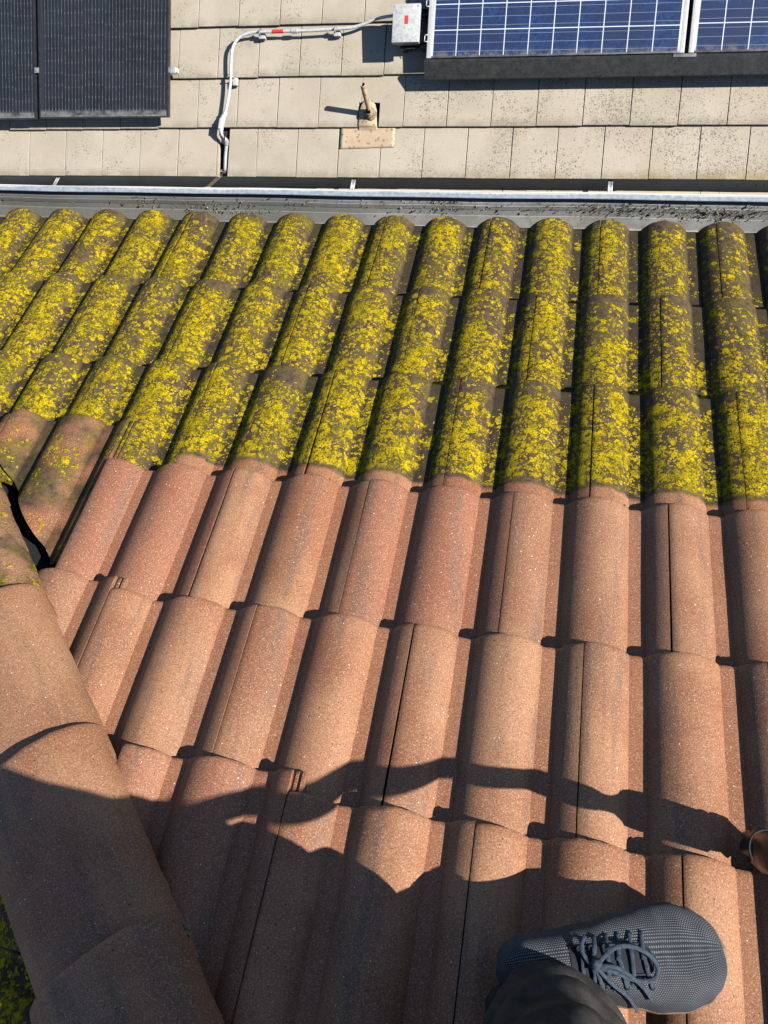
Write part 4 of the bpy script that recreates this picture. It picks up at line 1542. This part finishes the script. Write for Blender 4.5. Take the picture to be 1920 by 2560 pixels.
# ------------------------------------------------------------------ the pole whose brown foot stands at the right edge
def brown():
    k = NT('wet_brown_foot')
    p = k.pos()
    n1 = k.noise(p, 45, 4, .6)[0]
    c = k.mix(k.ss(n1, .3, .7), (0.012, 0.008, 0.006), (0.030, 0.017, 0.009))
    k.bump(n1, .5, .004)
    return k.fin(c, .38, 0, .5)
M['brown'] = brown()
M['rubber'] = simple('black_rubber', (0.012, 0.012, 0.013), .45, bump=.2, scale=80)
M['steel'] = galvanised('steel_ring', (0.55, 0.53, 0.50), .28, .9)
pb = WA(.419, -1.684, .0)
pdir = Vector((0, -.01, 1)).normalized()
pole = thing('pole', 'dark brown pole foot with black collar and steel ring standing on the right edge', 'pole', pb, kind='thing')
pa = pdir.cross(Vector((1, 0, 0))).normalized()
pbv = pdir.cross(pa)
def lathe(prof, name, mat, par, n=20, sq=1.0, wob=0.0):
    V, F = [], []
    for i, (h, r) in enumerate(prof):
        for j in range(n):
            q = 2 * math.pi * j / n
            cx, cy = math.cos(q), math.sin(q)
            f = 1 / (abs(cx) ** (2 * sq) + abs(cy) ** (2 * sq)) ** (1 / (2 * sq)) if sq != 1 else 1
            rr = r * f * (1 + wob * noise.noise(Vector((cx * 2, cy * 2, h * 40))))
            V.append(pb + pdir * h + pa * rr * cx + pbv * rr * cy)
    for i in range(len(prof) - 1):
        for j in range(n):
            F.append((i * n + j, i * n + (j + 1) % n, (i + 1) * n + (j + 1) % n, (i + 1) * n + j))
    F.append(tuple(range(n - 1, -1, -1)))
    F.append(tuple((len(prof) - 1) * n + j for j in range(n)))
    return MB().add(V, F).build(name, mat, par, auto=45)
lathe([(-.035, .016), (-.025, .024), (-.008, .027), (.012, .026), (.022, .022), (.026, .018)], 'foot', M['brown'], pole, wob=.32)
lathe([(.018, .020), (.020, .0245), (.034, .0255), (.038, .022)], 'collar', M['rubber'], pole)
lathe([(.034, .022), (.040, .026), (.075, .028), (.105, .026), (.112, .021), (.135, .013), (.150, .0115), (.165, .012)], 'ferrule', M['brown'], pole, sq=1.7, wob=.16)
pth = smooth_path([pb + Vector(q) for q in ((0, 0, .160), (0, -.001, .20), (0, -.003, .25), (-.002, -.014, .31), (-.004, -.036, .38), (-.006, -.078, .48), (-.008, -.122, .56), (-.01, -.154, .64), (-.012, -.180, .715), (-.02, -.235, .78), (-.03, -.33, .88), (-.035, -.40, 1.02))], 4)
rad = []
for q in pth:
    h = q.z - pb.z
    rs_ = [(.16, .0115), (.175, .0165), (.20, .0195), (.24, .0150), (.36, .0150), (.44, .018), (.50, .021), (.56, .020), (.62, .020), (.80, .020), (1.16, .020)]
    for (h0, r0), (h1, r1_) in zip(rs_, rs_[1:]):
        if h <= h1:
            break
    rad.append(r0 + (r1_ - r0) * min(1, max(0, (h - h0) / (h1 - h0))))
MB().tube(pth, rad, 16).build('shaft', simple('dark_shaft', (0.05, 0.03, 0.02), .5), pole)
rc = pb + pdir * .045
ra = (pdir + pa * .35).normalized()
r1 = ra.cross(pbv).normalized()
r2 = ra.cross(r1)
MB().tube([rc + (r1 * math.cos(2 * math.pi * i / 36) + r2 * math.sin(2 * math.pi * i / 36)) * .0285 for i in range(37)], .0018, 8, cap=False).build('ring', M['steel'], pole)

# black nail lying out from under the hip caps, bottom left corner
na, nb = Vector((-.726, -1.852, .742)), Vector((-.655, -1.8465, .768))
m_ = MB()
m_.tube([na, nb], .0024, 8)
m_.tube([na - (nb - na).normalized() * .002, na], .0052, 10)
o = m_.build('nail', simple('black_iron', (0.012, 0.012, 0.014), .5, .4), None, na)
tag(o, 'black iron nail poking out from under the hip caps, bottom left', 'nail')
# moss along the first clean course's noses
M['moss'] = simple('moss', (0.12, 0.11, 0.015), .95, var=.6, scale=150)
mb = MB()
for i in range(420):
    x = rnd.uniform(-.75, .62)
    ph = ((x - CO + PITCH / 2) % PITCH) - PITCH / 2
    if noise.noise(Vector((x * 9, 3.3, 1))) < -.05 or not -.05 < ph < .066:
        continue
    crumb(WA(x, -3 * GA + rnd.uniform(-.001, .0035), prof(x) - ZJ - .010 + rnd.uniform(-.003, .003)), rnd.uniform(.0012, .0028))
o = mb.build('moss', M['moss'], smooth=False)
tag(o, 'thin line of green moss along the noses where lichen meets clean tiles', 'moss', kind='stuff')
